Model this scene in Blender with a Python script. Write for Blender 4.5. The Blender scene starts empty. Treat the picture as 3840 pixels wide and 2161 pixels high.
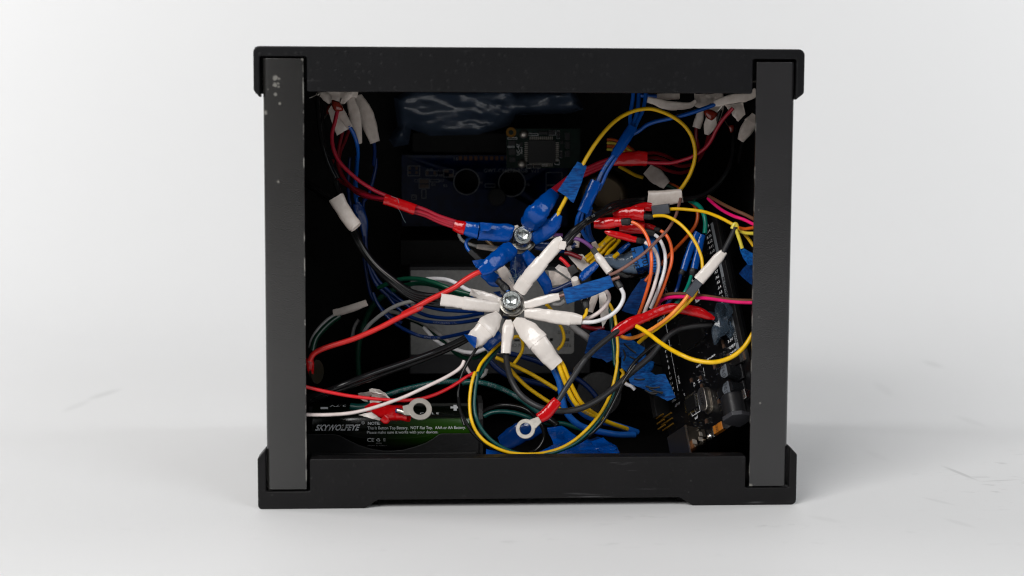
import bpy, bmesh, math, random
from mathutils import Vector, Matrix, noise
from math import radians, sin, cos, pi
random.seed(7)
scene = bpy.context.scene
COL = scene.collection
S = 0.001                      # everything below is written in millimetres

# ------------------------------------------------------------------ camera
CAM = Vector((-47.53, -701.07, 162.35))
YAW, PITCH, ROLL = -0.057342, -0.104140, -0.004325
FPX, CX, CY = 6650.0, 1920.0, 1080.5
CM = Matrix.Rotation(YAW, 3, 'Z') @ Matrix.Rotation(PITCH, 3, 'X') @ Matrix.Rotation(ROLL, 3, 'Y')
cam = bpy.data.cameras.new('camera')
cam.sensor_width = 36.0
cam.lens = FPX / 3840 * 36.0
cam.clip_start, cam.clip_end = 0.02, 50
cam.dof.use_dof = True
cam.dof.focus_distance = 0.758
cam.dof.aperture_fstop = 11.0
co = bpy.data.objects.new('camera', cam)
COL.objects.link(co)
m3 = Matrix((CM.col[0], CM.col[2], -CM.col[1])).transposed()
co.matrix_world = Matrix.Translation(CAM * S) @ m3.to_4x4()
scene.camera = co

# ------------------------------------------------------------------ light
w = bpy.data.worlds.new('World'); scene.world = w; w.use_nodes = True
w.node_tree.nodes['Background'].inputs[0].default_value = (0.95, 0.97, 1, 1)
w.node_tree.nodes['Background'].inputs[1].default_value = 0.05
def area(name, loc, target, size, power, color=(1, 1, 1), sy=None):
    l = bpy.data.lights.new(name, 'AREA'); l.energy = power; l.color = color
    l.shape = 'RECTANGLE'; l.size = size; l.size_y = sy or size
    o = bpy.data.objects.new(name, l); COL.objects.link(o)
    o.location = loc
    o.rotation_euler = (Vector(target) - Vector(loc)).to_track_quat('-Z', 'Y').to_euler()
area('softbox_key', (-0.68, -1.02, 0.95), (0.0, 0.1, 0.08), 0.80, 19, (1, 0.985, 0.97))
area('softbox_fill', (0.85, -1.10, 0.95), (0.0, 0.1, 0.08), 0.70, 6.0, (0.94, 0.97, 1))
area('added_backdrop_light_a', (-1.25, 0.35, 0.60), (-0.15, 0.94, 0.35), 0.5, 8.0, (1, 1, 1))  # added lamp out of view, brightens the left of the paper sweep
area('added_backdrop_light_b', (1.30, 0.30, 0.60), (0.30, 0.85, 0.15), 0.5, 6.3, (0.98, 0.99, 1))  # added lamp out of view, evens out the darker right side
scene.view_settings.view_transform = 'Standard'
scene.view_settings.look = 'None'
scene.view_settings.exposure = 0.0
scene.render.engine = 'CYCLES'
scene.cycles.use_denoising = True
scene.cycles.max_bounces = 8
scene.cycles.pixel_filter_type = 'BLACKMAN_HARRIS'
scene.cycles.filter_width = 1.15

# ------------------------------------------------------------------ pixel crops -> place in the case
CROP = dict(X=(0, 0, 1), O=(0, 0, 2576/3840), A=(900, 140, 3.02125), B=(1400, 300, 3.02125), C=(2000, 300, 3.02125),
            D=(2500, 140, 4.0283), E=(1100, 600, 3.02125), F=(1600, 750, 3.4529), G=(1700, 1050, 3.4529),
            H=(2200, 650, 3.4529), I=(2100, 1050, 3.02125), J=(1100, 1080, 3.02125), K=(1700, 1350, 3.02125),
            L=(2400, 1300, 3.453), M=(1100, 1450, 3.68), N=(940, 1640, 4.2933), Q=(2500, 1640, 4.2933),
            R=(1500, 960, 3.718), S=(2100, 720, 5.1775), T=(1900, 820, 5.1775))
def P(c, x, y, d):
    """measured point of the photograph, put back at its depth d (mm behind the front of the case)"""
    ox, oy, s = CROP[c]
    v = CM @ Vector(((ox + x/s - CX)/FPX, 1, (CY - oy - y/s)/FPX))
    return CAM + v*((d - CAM.y)/v.y)
def mm(c, wpx, p):
    return wpx/CROP[c][2]*(p - CAM).length/FPX
def parse(s, c=None):
    """'x,y x,y ...' measured in crop c; a token may name another crop: 'R:x,y'"""
    out = []
    for t in s.split():
        if ':' in t:
            k, t = t.split(':'); x, y = (float(q) for q in t.split(','))
            ox, oy, sc = CROP[k]; px, py, ps = CROP[c]; out.append(((ox+x/sc-px)*ps, (oy+y/sc-py)*ps))
        else: out.append(tuple(float(q) for q in t.split(',')))
    return out
def spread(pts, d):
    """depth along a run of points: one number, or numbers spaced evenly along it"""
    if isinstance(d, (int, float)): return [d]*len(pts)
    L = [0]
    for a, b in zip(pts, pts[1:]): L.append(L[-1] + math.hypot(a[0]-b[0], a[1]-b[1]))
    out = []
    for l in L:
        t = l/max(L[-1], 1e-6)*(len(d)-1); i = min(int(t), len(d)-2)
        out.append(d[i] + (d[i+1]-d[i])*(t-i))
    return out
def smooth(pts, n=7):
    """Catmull-Rom through Vectors of any size"""
    if len(pts) == 2: return [pts[0].lerp(pts[1], i/n) for i in range(n+1)]
    q = [pts[0]*2 - pts[1]] + list(pts) + [pts[-1]*2 - pts[-2]]
    out = []
    for i in range(1, len(q)-2):
        a, b, c, e = q[i-1:i+3]
        for k in range(n):
            t = k/n
            out.append(0.5*(2*b + (c-a)*t + (2*a-5*b+4*c-e)*t*t + (3*b-a-3*c+e)*t**3))
    out.append(pts[-1].copy())
    return out

# ------------------------------------------------------------------ materials
def lin(c):
    return tuple((v/255/12.92 if v/255 <= .04045 else ((v/255+.055)/1.055)**2.4) for v in c)
MATS = {}
def pm(name, col, rough=.4, metal=0, var=0, vscale=300, bump=0, bscale=600, stretch=None, spec=.5, coat=0, trans=0, col2=None, bdist=.0004, rvar=0):
    m = bpy.data.materials.new(name); m.use_nodes = True
    nt = m.node_tree; b = nt.nodes['Principled BSDF']; N = nt.nodes.new; Lk = nt.links.new
    c = lin(col); b.inputs['Base Color'].default_value = (*c, 1)
    b.inputs['Roughness'].default_value = rough; b.inputs['Metallic'].default_value = metal
    b.inputs['Specular IOR Level'].default_value = spec
    if coat: b.inputs['Coat Weight'].default_value = coat; b.inputs['Coat Roughness'].default_value = .08
    if trans: b.inputs['Transmission Weight'].default_value = trans; b.inputs['IOR'].default_value = 1.45
    tc = N('ShaderNodeTexCoord'); src = tc.outputs['Object']
    if stretch:
        mp = N('ShaderNodeMapping'); mp.inputs['Scale'].default_value = stretch; Lk(src, mp.inputs[0]); src = mp.outputs[0]
    if var:
        n = N('ShaderNodeTexNoise'); n.inputs['Scale'].default_value = vscale; n.inputs['Detail'].default_value = 5; Lk(src, n.inputs[0])
        r = N('ShaderNodeValToRGB'); r.color_ramp.elements[0].position = .35; r.color_ramp.elements[1].position = .68
        k = lin(col2) if col2 else tuple(v*(1-var) for v in c)
        r.color_ramp.elements[0].color = (*k, 1)
        r.color_ramp.elements[1].color = (*(c if col2 else tuple(min(1, v*(1+var*.6)) for v in c)), 1)
        Lk(n.outputs[0], r.inputs[0]); Lk(r.outputs[0], b.inputs['Base Color'])
        if rvar:
            mr = N('ShaderNodeMapRange'); mr.inputs[3].default_value = rough-rvar; mr.inputs[4].default_value = rough+rvar
            Lk(n.outputs[0], mr.inputs[0]); Lk(mr.outputs[0], b.inputs['Roughness'])
    if bump:
        n = N('ShaderNodeTexNoise'); n.inputs['Scale'].default_value = bscale; n.inputs['Detail'].default_value = 4; Lk(src, n.inputs[0])
        bp = N('ShaderNodeBump'); bp.inputs['Strength'].default_value = bump; bp.inputs['Distance'].default_value = bdist
        Lk(n.outputs[0], bp.inputs['Height']); Lk(bp.outputs[0], b.inputs['Normal'])
    MATS[name] = m
    return m
tape = dict(rough=.15, bump=.4, bscale=330, bdist=.0006, var=.05, vscale=120)
pm('white_tape', (225, 217, 210), **tape); pm('dull_tape', (222, 211, 202), rough=.34, var=.2, vscale=500, bump=.3, bscale=300, col2=(210, 197, 187))  # second tape is warmer, rougher and more mottled than white_tape
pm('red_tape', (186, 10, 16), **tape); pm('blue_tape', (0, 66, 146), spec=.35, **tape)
pm('shaded_blue_tape', (0, 46, 108), **tape)  # blue tape again, shade put into the colour for wraps hanging deep
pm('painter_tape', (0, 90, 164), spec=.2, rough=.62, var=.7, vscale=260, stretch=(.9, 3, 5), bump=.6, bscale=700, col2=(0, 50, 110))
pm('painter_tape_shaded', (0, 62, 126), spec=.2, rough=.65, var=.6, vscale=260, stretch=(.9, 3, 5), bump=.6, bscale=700, col2=(0, 34, 84))  # same paper tape darkened, shade of flags and folds put into colour
pm('ink', (8, 8, 12), .5)
def wm(name, col, rough=.33, spec=.5): pm(name, col, rough, spec=spec, var=.10, vscale=260, bump=.12, bscale=900, bdist=.0002)
wm('red', (214, 38, 36)); wm('bright_red', (220, 24, 34)); wm('crimson', (168, 22, 46)); wm('dark_red', (120, 14, 26))
wm('black', (19, 19, 20), .2, .3); wm('rubber', (36, 36, 38), .45); wm('white', (226, 224, 226)); wm('pale', (222, 208, 204)); wm('grey', (150, 148, 146))
wm('yellow', (236, 186, 8)); wm('lemon', (222, 204, 70)); wm('green', (6, 66, 46)); wm('deep_green', (4, 52, 36)); wm('teal', (0, 70, 66)); wm('sea', (6, 128, 108))
wm('blue', (0, 78, 164)); wm('cable_blue', (24, 94, 180)); wm('navy', (0, 36, 92)); wm('orange', (238, 104, 46)); wm('amber', (244, 148, 56)); wm('burnt', (206, 88, 26))
wm('brown', (132, 94, 84)); wm('tan', (112, 88, 56)); wm('umber', (104, 70, 50)); wm('pink', (232, 20, 110)); wm('purple', (118, 68, 132))
pm('boot', (14, 14, 15), .5, bump=.5, bscale=900); pm('connector', (17, 17, 18), .45); pm('slate', (66, 70, 78), .5, var=.15, bump=.3)
pm('screw_steel', (190, 194, 192), .27, 1, bump=.15, bscale=800, var=.12); pm('tin', (176, 170, 162), .34, 1, var=.18, vscale=400, bump=.2)
pm('ring_tin', (150, 145, 138), .5, .7, var=.12, vscale=500, bump=.2); pm('dull_tin', (172, 166, 158), .45, .55, var=.1); pm('brass_dim', (110, 78, 30), .35, .9); pm('dark_metal', (120, 116, 108), .3, 1)
pm('copper', (84, 52, 30), .5, .5)
pm('panel_black', (8, 8, 8), .55, spec=.2, var=.3, vscale=60, bump=.3, bscale=900)
pm('holder', (22, 22, 23), .48, bump=.35, bscale=900, var=.2)
pm('gloss_black', (10, 10, 11), .16, var=.2); pm('jack_black', (30, 30, 32), .28, bump=.15, bscale=400); pm('jack_grey', (54, 54, 58), .45); pm('chip', (12, 12, 13), .4)
pm('pcb_black', (7, 7, 9), .3, bump=.15, bscale=500); pm('pcb_blue', (3, 24, 62), .32, spec=.15, var=.3, vscale=200); pm('pcb_green', (2, 36, 27), .32, spec=.2, var=.3)
pm('silk', (236, 238, 240), .6); pm('silk_dim', (118, 122, 126), .6); pm('gold', (196, 150, 62), .35, .9); pm('solder', (215, 215, 215), .22, 1)
pm('resistor', (74, 54, 42), .5); pm('tantalum', (164, 98, 24), .45)
pm('glue', (96, 114, 132), .14, trans=.75, bump=.4, bscale=120, bdist=.0015)
pm('dark_glue', (70, 84, 104), .17, spec=.7)
pm('label_grey', (146, 146, 144), .5, var=.12, vscale=500, bump=.15); pm('module', (48, 48, 50), .5, spec=.3, var=.12, bump=.2); pm('ink_grey', (70, 70, 72), .6)
pm('capacitor', (122, 34, 18), .2, coat=.5); pm('can', (118, 124, 132), .45, .3, var=.1); pm('mirror_metal', (150, 140, 128), .12, 1, bump=.05, bscale=300); pm('can_side', (58, 60, 64), .25, .8); pm('can_dark', (24, 24, 27), .3)
pm('trimmer', (14, 104, 184), .42, bump=.15); pm('switch_metal', (96, 84, 68), .35, .9, bump=.2)
pm('fibre', (84, 104, 112), .7); pm('milky_glue', (104, 122, 142), .16, trans=.25, bump=.2, bscale=150)

def case_material(name, col, rough, pimples=0, scratch=0, chips=(), edge=None, spec=.2):
    """black moulded plastic or painted steel with its own bumps, scratches and chipped paint"""
    m = pm(name, col, rough, var=.16, vscale=45, bump=.35, bscale=2200, bdist=.00015, spec=spec)
    nt = m.node_tree; b = nt.nodes['Principled BSDF']; N = nt.nodes.new; Lk = nt.links.new
    geo = N('ShaderNodeNewGeometry')
    col_out = b.inputs['Base Color'].links[0].from_socket
    def mixc(fac, c2):
        nonlocal col_out
        mx = N('ShaderNodeMix'); mx.data_type = 'RGBA'
        Lk(fac, mx.inputs['Factor']); Lk(col_out, mx.inputs['A']); mx.inputs['B'].default_value = (*lin(c2), 1)
        col_out = mx.outputs['Result']
    def math_(op, a, b_=None):
        n = N('ShaderNodeMath'); n.operation = op
        for i, v in enumerate((a, b_)):
            if v is None: continue
            if isinstance(v, (int, float)): n.inputs[i].default_value = v
            else: Lk(v, n.inputs[i])
        return n.outputs[0]
    def rng(v, a, b_, c=0, d=1):
        n = N('ShaderNodeMapRange'); Lk(v, n.inputs[0])
        for i, q in enumerate((a, b_, c, d)): n.inputs[i+1].default_value = q
        return n.outputs[0]
    def noise_(scale, det=3, vec=None):
        n = N('ShaderNodeTexNoise'); n.inputs['Scale'].default_value = scale; n.inputs['Detail'].default_value = det
        Lk(vec or geo.outputs['Position'], n.inputs[0]); return n.outputs[0]
    if pimples:
        v = N('ShaderNodeTexVoronoi'); v.inputs['Scale'].default_value = 300; v.inputs['Randomness'].default_value = .5
        Lk(geo.outputs['Position'], v.inputs['Vector'])
        h = rng(v.outputs['Distance'], .12, .30, 1, 0)
        gate = rng(noise_(40, 2), .36, .5)
        h = math_('MULTIPLY', h, gate)
        bp = N('ShaderNodeBump'); bp.inputs['Strength'].default_value = pimples; bp.inputs['Distance'].default_value = .0006
        Lk(h, bp.inputs['Height']); Lk(b.inputs['Normal'].links[0].from_socket, bp.inputs['Normal']); Lk(bp.outputs[0], b.inputs['Normal'])
        mixc(math_('MULTIPLY', h, .004), (150, 150, 150))
    if scratch:
        for k, (sx, sz, rot) in enumerate(((5, 120, .12), (8, 160, -.25), (4, 90, .5))):
            mp = N('ShaderNodeMapping'); mp.inputs['Rotation'].default_value = (0, rot, 0); mp.inputs['Scale'].default_value = (sx, 1, sz); mp.inputs['Location'].default_value = (k*3, 0, k)
            Lk(geo.outputs['Position'], mp.inputs[0])
            n = noise_(3.2, 5, mp.outputs[0])
            f = math_('MULTIPLY', rng(n, .655, .70), rng(noise_(40+k*11, 2), .5, .6))
            mixc(math_('MULTIPLY', f, scratch), (150, 150, 152))
        mixc(math_('MULTIPLY', math_('MULTIPLY', rng(noise_(420, 2), .66, .76), rng(noise_(22, 3), .46, .62)), .09), (160, 160, 160))
    if chips:
        nz = noise_(900, 3)
        tot = None
        for (x, z, r) in chips:
            d = N('ShaderNodeVectorMath'); d.operation = 'DISTANCE'; Lk(geo.outputs['Position'], d.inputs[0])
            d.inputs[1].default_value = (x*S, .0003, z*S)
            q = math_('SUBTRACT', d.outputs['Value'], math_('MULTIPLY', nz, .0012))
            f = rng(q, (r-.6)*S-.0007, r*S-.0007, 1, 0)
            tot = f if tot is None else math_('MAXIMUM', tot, f)
        mixc(math_('MULTIPLY', tot, .75), (128, 126, 120))
    if edge is not None:
        sp = N('ShaderNodeSeparateXYZ'); Lk(geo.outputs['Position'], sp.inputs[0])
        a = math_('ABSOLUTE', math_('SUBTRACT', sp.outputs['X'], edge[0]*S))
        t = math_('ABSOLUTE', math_('SUBTRACT', sp.outputs['Z'], edge[1]*S))
        e = rng(math_('MINIMUM', a, t), .00015, .00045, 1, 0)
        e = math_('MULTIPLY', e, rng(noise_(140, 4), .54, .64))
        mixc(math_('MULTIPLY', e, .55), (168, 166, 160))
    Lk(col_out, b.inputs['Base Color'])
    return m
case_material('lid_plastic', (14, 14, 16), .40, pimples=.17, scratch=.05)
case_material('base_plastic', (20, 19, 20), .44, pimples=.2, scratch=.16)
case_material('post_paint_a', (30, 29, 28), .26, spec=.8, chips=((-100.2, 171.6, 1.3), (-100.4, 168.8, 1.2), (-98.9, 171.2, .9), (-99.2, 169.4, .8), (-98.9, 168.2, .8), (-100.2, 165.2, .9), (-98.6, 161.5, .8), (-103.2, 167.0, .6), (-104.9, 158, 1.6), (-99.5, 131, .9), (-89.4, 178.9, 1.0)), edge=(-89.3, 179.1))
case_material('post_paint_b', (30, 29, 30), .26, spec=.8, chips=((104.8, 62, .9), (93.5, 42, .7), (90.2, 8.2, 1.0), (92.4, 77, .5), (91.5, 120, .5)), edge=(89.4, 200))

# ------------------------------------------------------------------ mesh helpers: every shape is (verts, faces)
def join(*ms):
    V, Fc = [], []
    for v, f in ms:
        o = len(V); V += v; Fc += [tuple(i+o for i in q) for q in f]
    return V, Fc
def box(x0, x1, y0, y1, z0, z1, fr=None):
    v = [Vector((x, y, z)) for x in (x0, x1) for y in (y0, y1) for z in (z0, z1)]
    f = [(0, 1, 3, 2), (4, 6, 7, 5), (0, 4, 5, 1), (2, 3, 7, 6), (0, 2, 6, 4), (1, 5, 7, 3)]
    if fr: v = [fr(*p) for p in v]
    return v, f
def prism(poly, a0, a1, fr):
    """polygon (u,v) swept from a0 to a1; fr(u, v, a) gives the point"""
    n = len(poly)
    v = [fr(u, q, a0) for u, q in poly] + [fr(u, q, a1) for u, q in poly]
    f = [tuple(range(n)), tuple(range(2*n-1, n-1, -1))] + [(i, i+n, (i+1) % n+n, (i+1) % n) for i in range(n)]
    return v, f
def frame(o, n, up):
    n = n.normalized(); x = up.cross(n).normalized(); y = n.cross(x)
    return lambda u, v, a=0: o + x*u + y*v + n*a
def lathe(prof, o, axis, seg=28, cap=True, mod=None):
    """profile (radius, height) round an axis"""
    axis = axis.normalized(); x = axis.orthogonal().normalized(); y = axis.cross(x)
    V, Fc = [], []
    for k, (r, h) in enumerate(prof):
        for j in range(seg):
            t = 2*pi*j/seg; rr = r*(mod(k, j, t) if mod else 1)
            V.append(o + axis*h + (x*cos(t) + y*sin(t))*rr)
    for k in range(len(prof)-1):
        for j in range(seg):
            a, b = k*seg+j, k*seg+(j+1) % seg
            Fc.append((a, b, b+seg, a+seg))
    if cap: Fc.append(tuple(range(seg))[::-1]); Fc.append(tuple(range((len(prof)-1)*seg, len(prof)*seg)))
    return V, Fc
def tube(path, r, sides=10, jit=0):
    V, Fc = [], []
    n = len(path); t0 = (path[1]-path[0]).normalized(); x = t0.orthogonal().normalized()
    for k in range(n):
        t = (path[min(k+1, n-1)] - path[max(k-1, 0)]).normalized()
        x = (x - t*x.dot(t)).normalized(); y = t.cross(x)
        rr = r(k/(n-1)) if callable(r) else r
        for j in range(sides):
            a = 2*pi*j/sides
            V.append(path[k] + (x*cos(a) + y*sin(a))*rr)
    for k in range(n-1):
        for j in range(sides):
            a, b = k*sides+j, k*sides+(j+1) % sides
            Fc.append((a, b, b+sides, a+sides))
    Fc.append(tuple(range(sides))[::-1]); Fc.append(tuple(range((n-1)*sides, n*sides)))
    return V, Fc
def path(c, pts, d, n=7, wob=.2, seed=0):
    q = parse(pts, c) if isinstance(pts, str) else pts
    ds = spread(q, d)
    out = smooth([P(c, a[0], a[1], dd) for a, dd in zip(q, ds)], n)
    return [p + noise.noise_vector(p*.045 + Vector((seed, 0, 0)))*wob for p in out]
def sleeve(c, pts, d, flat=.52, steps=(), crum=.06, hole=(1, 1), seed=None, sides=28, n=9, sq=.7):
    """tape wound round something: an oval tube with wound edges, creases and open ends"""
    q = parse(pts); ds = spread(q, d); seed = seed if seed is not None else random.random()*50
    cs = [P(c, a[0], a[1], dd) for a, dd in zip(q, ds)]
    ws = [mm(c, a[2], p)/2 for a, p in zip(q, cs)]
    sm = smooth([Vector((*p, h)) for p, h in zip(cs, ws)], n)
    N = len(sm); rings = []
    for k in range(N):
        p = sm[k].to_3d(); hw = sm[k][3]
        t = (sm[min(k+1, N-1)].to_3d() - sm[max(k-1, 0)].to_3d()).normalized()
        v = (p - CAM).normalized(); s = t.cross(v).normalized(); nn = s.cross(t)
        f = k/(N-1); lev = [1 - .10*sum(1 for st in steps if f > st)]
        for st in steps:
            if (k-1)/(N-1) <= st < f: lev = [lev[0]+.10, lev[0]]
        for L in lev:
            ring = []
            for j in range(sides):
                a = 2*pi*j/sides; ca, sa = cos(a), sin(a)
                ca = math.copysign(abs(ca)**sq, ca); sa = math.copysign(abs(sa)**sq, sa)
                o = s*ca + nn*sa*flat
                w0 = p + o*hw
                z = noise.noise(w0*.33 + Vector((seed, seed*.3, 0)))
                z2 = 1 - 2*abs(noise.noise(w0*.22 + Vector((0, seed, 9))))
                z3 = abs(noise.noise(w0*.8 + Vector((seed, 5, 0)))) ; k2 = L*(1.03 + crum*(z*1.3 + (z2*z2-.4)*1.0 + (.25-z3)*.55))
                sk = noise.noise(Vector((a*1.3, seed, k*.01)))*.8 if k in (0, N-1) else 0   # ends cut unevenly
                ring.append(p + o*hw*k2 + t*sk*hw*.14)
            rings.append((ring, p, t))
    V, Fc = [], []
    def addring(r):
        V.extend(r); return len(V)-sides
    ids = []
    if hole[0]:
        r, p, t = rings[0]
        ids.append(addring([p + (q_-p)*.70 + t*2.2 for q_ in r])); ids.append(addring([p + (q_-p)*.86 + t*.1 for q_ in r]))
    for r, p, t in rings: ids.append(addring(r))
    if hole[1]:
        r, p, t = rings[-1]
        ids.append(addring([p + (q_-p)*.86 - t*.1 for q_ in r])); ids.append(addring([p + (q_-p)*.70 - t*2.2 for q_ in r]))
    for a, b in zip(ids, ids[1:]):
        for j in range(sides):
            Fc.append((a+j, a+(j+1) % sides, b+(j+1) % sides, b+j))
    Fc.append(tuple(range(ids[0], ids[0]+sides))[::-1]); Fc.append(tuple(range(ids[-1], ids[-1]+sides)))
    return V, Fc
def flag(c, pts, d=None, thick=.22, amp=.7, cuts=4, seed=None, curl=0):
    """a loose flat piece of tape: outline with its own depth, rumpled, with real thickness"""
    q = parse(pts); seed = seed if seed is not None else random.random()*50
    P3 = [P(c, a[0], a[1], (a[2] if len(a) > 2 else d)) for a in q]
    bm = bmesh.new(); vs = [bm.verts.new(p) for p in P3]; bm.faces.new(vs)
    bmesh.ops.triangulate(bm, faces=bm.faces[:])
    for _ in range(cuts):
        el = sorted(bm.edges, key=lambda e: -e.calc_length())
        bmesh.ops.subdivide_edges(bm, edges=[e for e in bm.edges if e.calc_length() > el[0].calc_length()*.55], cuts=1)
        bmesh.ops.triangulate(bm, faces=[f for f in bm.faces if len(f.verts) > 3])
    for v in bm.verts:
        z = noise.noise(v.co*.16 + Vector((seed, 0, 0))) + .5*(1-2*abs(noise.noise(v.co*.12 + Vector((0, seed, 0)))))
        v.co += (v.co-CAM).normalized()*z*amp*1.6 + noise.noise_vector(v.co*.7)*.16
    bmesh.ops.recalc_face_normals(bm, faces=bm.faces[:])
    bm.normal_update(); bm.verts.index_update(); n = len(bm.verts)
    V = [v.co.copy() for v in bm.verts] + [v.co - v.normal*thick for v in bm.verts]
    Fc = [tuple(v.index for v in f.verts) for f in bm.faces] + [tuple(v.index+n for v in reversed(f.verts)) for f in bm.faces]
    for e in bm.edges:
        if len(e.link_faces) == 1:
            i, j = (v.index for v in e.verts); Fc.append((i, j, j+n, i+n))
    bm.free()
    return V, Fc
TXT = {}
def text2d(s, size, shear=0, bold=0, width=None):
    k = (s, bold)
    if k not in TXT:
        cu = bpy.data.curves.new('t', 'FONT'); cu.body = s; cu.size = 1; cu.offset = bold; cu.resolution_u = 3
        o = bpy.data.objects.new('t', cu); COL.objects.link(o)
        dg = bpy.context.evaluated_depsgraph_get(); me = bpy.data.meshes.new_from_object(o.evaluated_get(dg))
        TXT[k] = [v.co.copy() for v in me.vertices], [tuple(p.vertices) for p in me.polygons]
        bpy.data.objects.remove(o); bpy.data.curves.remove(cu); bpy.data.meshes.remove(me)
    v, f = TXT[k]
    xs = [q.x for q in v]; mx = (min(xs)+max(xs))/2; kx = width/(max(xs)-min(xs)) if width else size
    return [((q.x-mx)*kx + shear*(q.y-.35)*size, (q.y-.35)*size) for q in v], f
def text(s, size, fr, shear=0, bold=0, lift=.06, sx=1):
    v, f = text2d(s, size, shear, bold)
    return [fr(x*sx, y, lift) for x, y in v], f
def text_along(s, size, pth, r, at, flip=False, side=.0):
    """print that follows a wire"""
    v, f = text2d(s, size); L = [0]
    for a, b in zip(pth, pth[1:]): L.append(L[-1]+(b-a).length)
    out = []
    for x, y in v:
        if flip: x, y = -x, -y
        l = min(max(at*L[-1] + x, 0), L[-1]-1e-4)
        i = max(k for k in range(len(L)) if L[k] <= l); i = min(i, len(pth)-2)
        t = (pth[i+1]-pth[i]).normalized(); p = pth[i] + t*(l-L[i])
        vw = (CAM-p).normalized(); sd = vw.cross(t).normalized(); n = t.cross(sd)
        yy = max(-r*.98, min(r*.98, y+side*r)); out.append(p + sd*yy + n*(math.sqrt(max(0, r*r-yy*yy)) + .05))
    return out, f

# ------------------------------------------------------------------ things and parts
LABELS = {}
def link_mesh(name, shape, mat, base, bevel=0):
    V, Fc = shape
    ctr = sum(V, Vector())/len(V)
    me = bpy.data.meshes.new(name); me.from_pydata([tuple((v-ctr)*S) for v in V], [], Fc); me.validate()
    bm = bmesh.new(); bm.from_mesh(me); bmesh.ops.recalc_face_normals(bm, faces=bm.faces[:]); bm.to_mesh(me); bm.free()
    me.materials.append(MATS[mat]); me.shade_smooth(); me.set_sharp_from_angle(angle=radians(38))
    o = bpy.data.objects.new(name, me); COL.objects.link(o); o.location = (ctr-base)*S
    if bevel:
        b = o.modifiers.new('edge', 'BEVEL'); b.width = bevel*S; b.segments = 3; b.limit_method = 'ANGLE'; b.angle_limit = radians(35); b.harden_normals = True
    return o, ctr
class Thing:
    def __init__(s, name, label, cat, group=None):
        s.name, s.label, s.cat, s.group, s.parts = name, label, cat, group, []
    def add(s, name, shape, mat, parent=None, label=None, bevel=0, kind=None):
        s.parts.append((name, shape, mat, parent, label, bevel, kind)); return len(s.parts)-1
    def wire(s, c, pts, d, r, mat, name='wire', label=None, parent=None, prt=None, n=7):
        p = path(c, pts, d, n, seed=len(s.parts)*3.1 + len(pts)); i = s.add(name, tube(p, r), mat, parent, label)
        for (tx, size, at, *fl) in (prt or ()):
            s.add('printed_text', text_along(tx, size, p, r, at, *(fl or ())), 'silk_dim', i)
        return i
    def wrap(s, c, pts, d, mat, name='tape_sleeve', parent=None, label=None, **k):
        return s.add(name, sleeve(c, pts, d, **k), mat, parent, label)
    def flag(s, c, pts, mat, d=None, name='tape_flap', parent=None, label=None, **k):
        return s.add(name, flag(c, pts, d, **k), mat, parent, label)
    def done(s, kind=None):
        lo = Vector((min(v.x for p in s.parts for v in p[1][0]), min(v.y for p in s.parts for v in p[1][0]), min(v.z for p in s.parts for v in p[1][0])))
        hi = Vector((max(v.x for p in s.parts for v in p[1][0]), max(v.y for p in s.parts for v in p[1][0]), 0))
        base = Vector(((lo.x+hi.x)/2, (lo.y+hi.y)/2, lo.z))
        if len(s.parts) == 1:
            n, sh, m, _, _, bv, kd = s.parts[0]
            root, _c = link_mesh(s.name, sh, m, Vector(), bv)
        else:
            root = bpy.data.objects.new(s.name, None); COL.objects.link(root); root.location = base*S; root.empty_display_size = .005
            made = []
            for n, sh, m, par, lb, bv, kd in s.parts:
                pb = base if par is None else made[par][1]
                o, ctr = link_mesh(n, sh, m, pb, bv); o.parent = root if par is None else made[par][0]
                if lb: o['label'] = lb
                if kd: o['kind'] = kd
                made.append((o, ctr))
        root['label'] = s.label; root['category'] = s.cat
        if s.group: root['group'] = s.group
        if kind: root['kind'] = kind
        return root
def one_wire(name, label, c, pts, d, r, mat, cat='wire', group=None, prt=None):
    t = Thing(name, label, cat, group); t.wire(c, pts, d, r, mat, prt=prt); return t.done()
class Loose:
    """neighbouring wires that are not tied together: each becomes a thing of its own"""
    def __init__(s, *labels): s.labels = list(labels)
    def wire(s, *a, **k):
        t = Thing('wire', s.labels.pop(0), 'wire'); t.wire(*a, **k); t.done()
    def wrap(s, *a, **k):
        t = Thing('tape_sleeve', s.labels.pop(0), 'tape'); t.wrap(*a, **k); t.done()
    def done(s): pass
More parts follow.
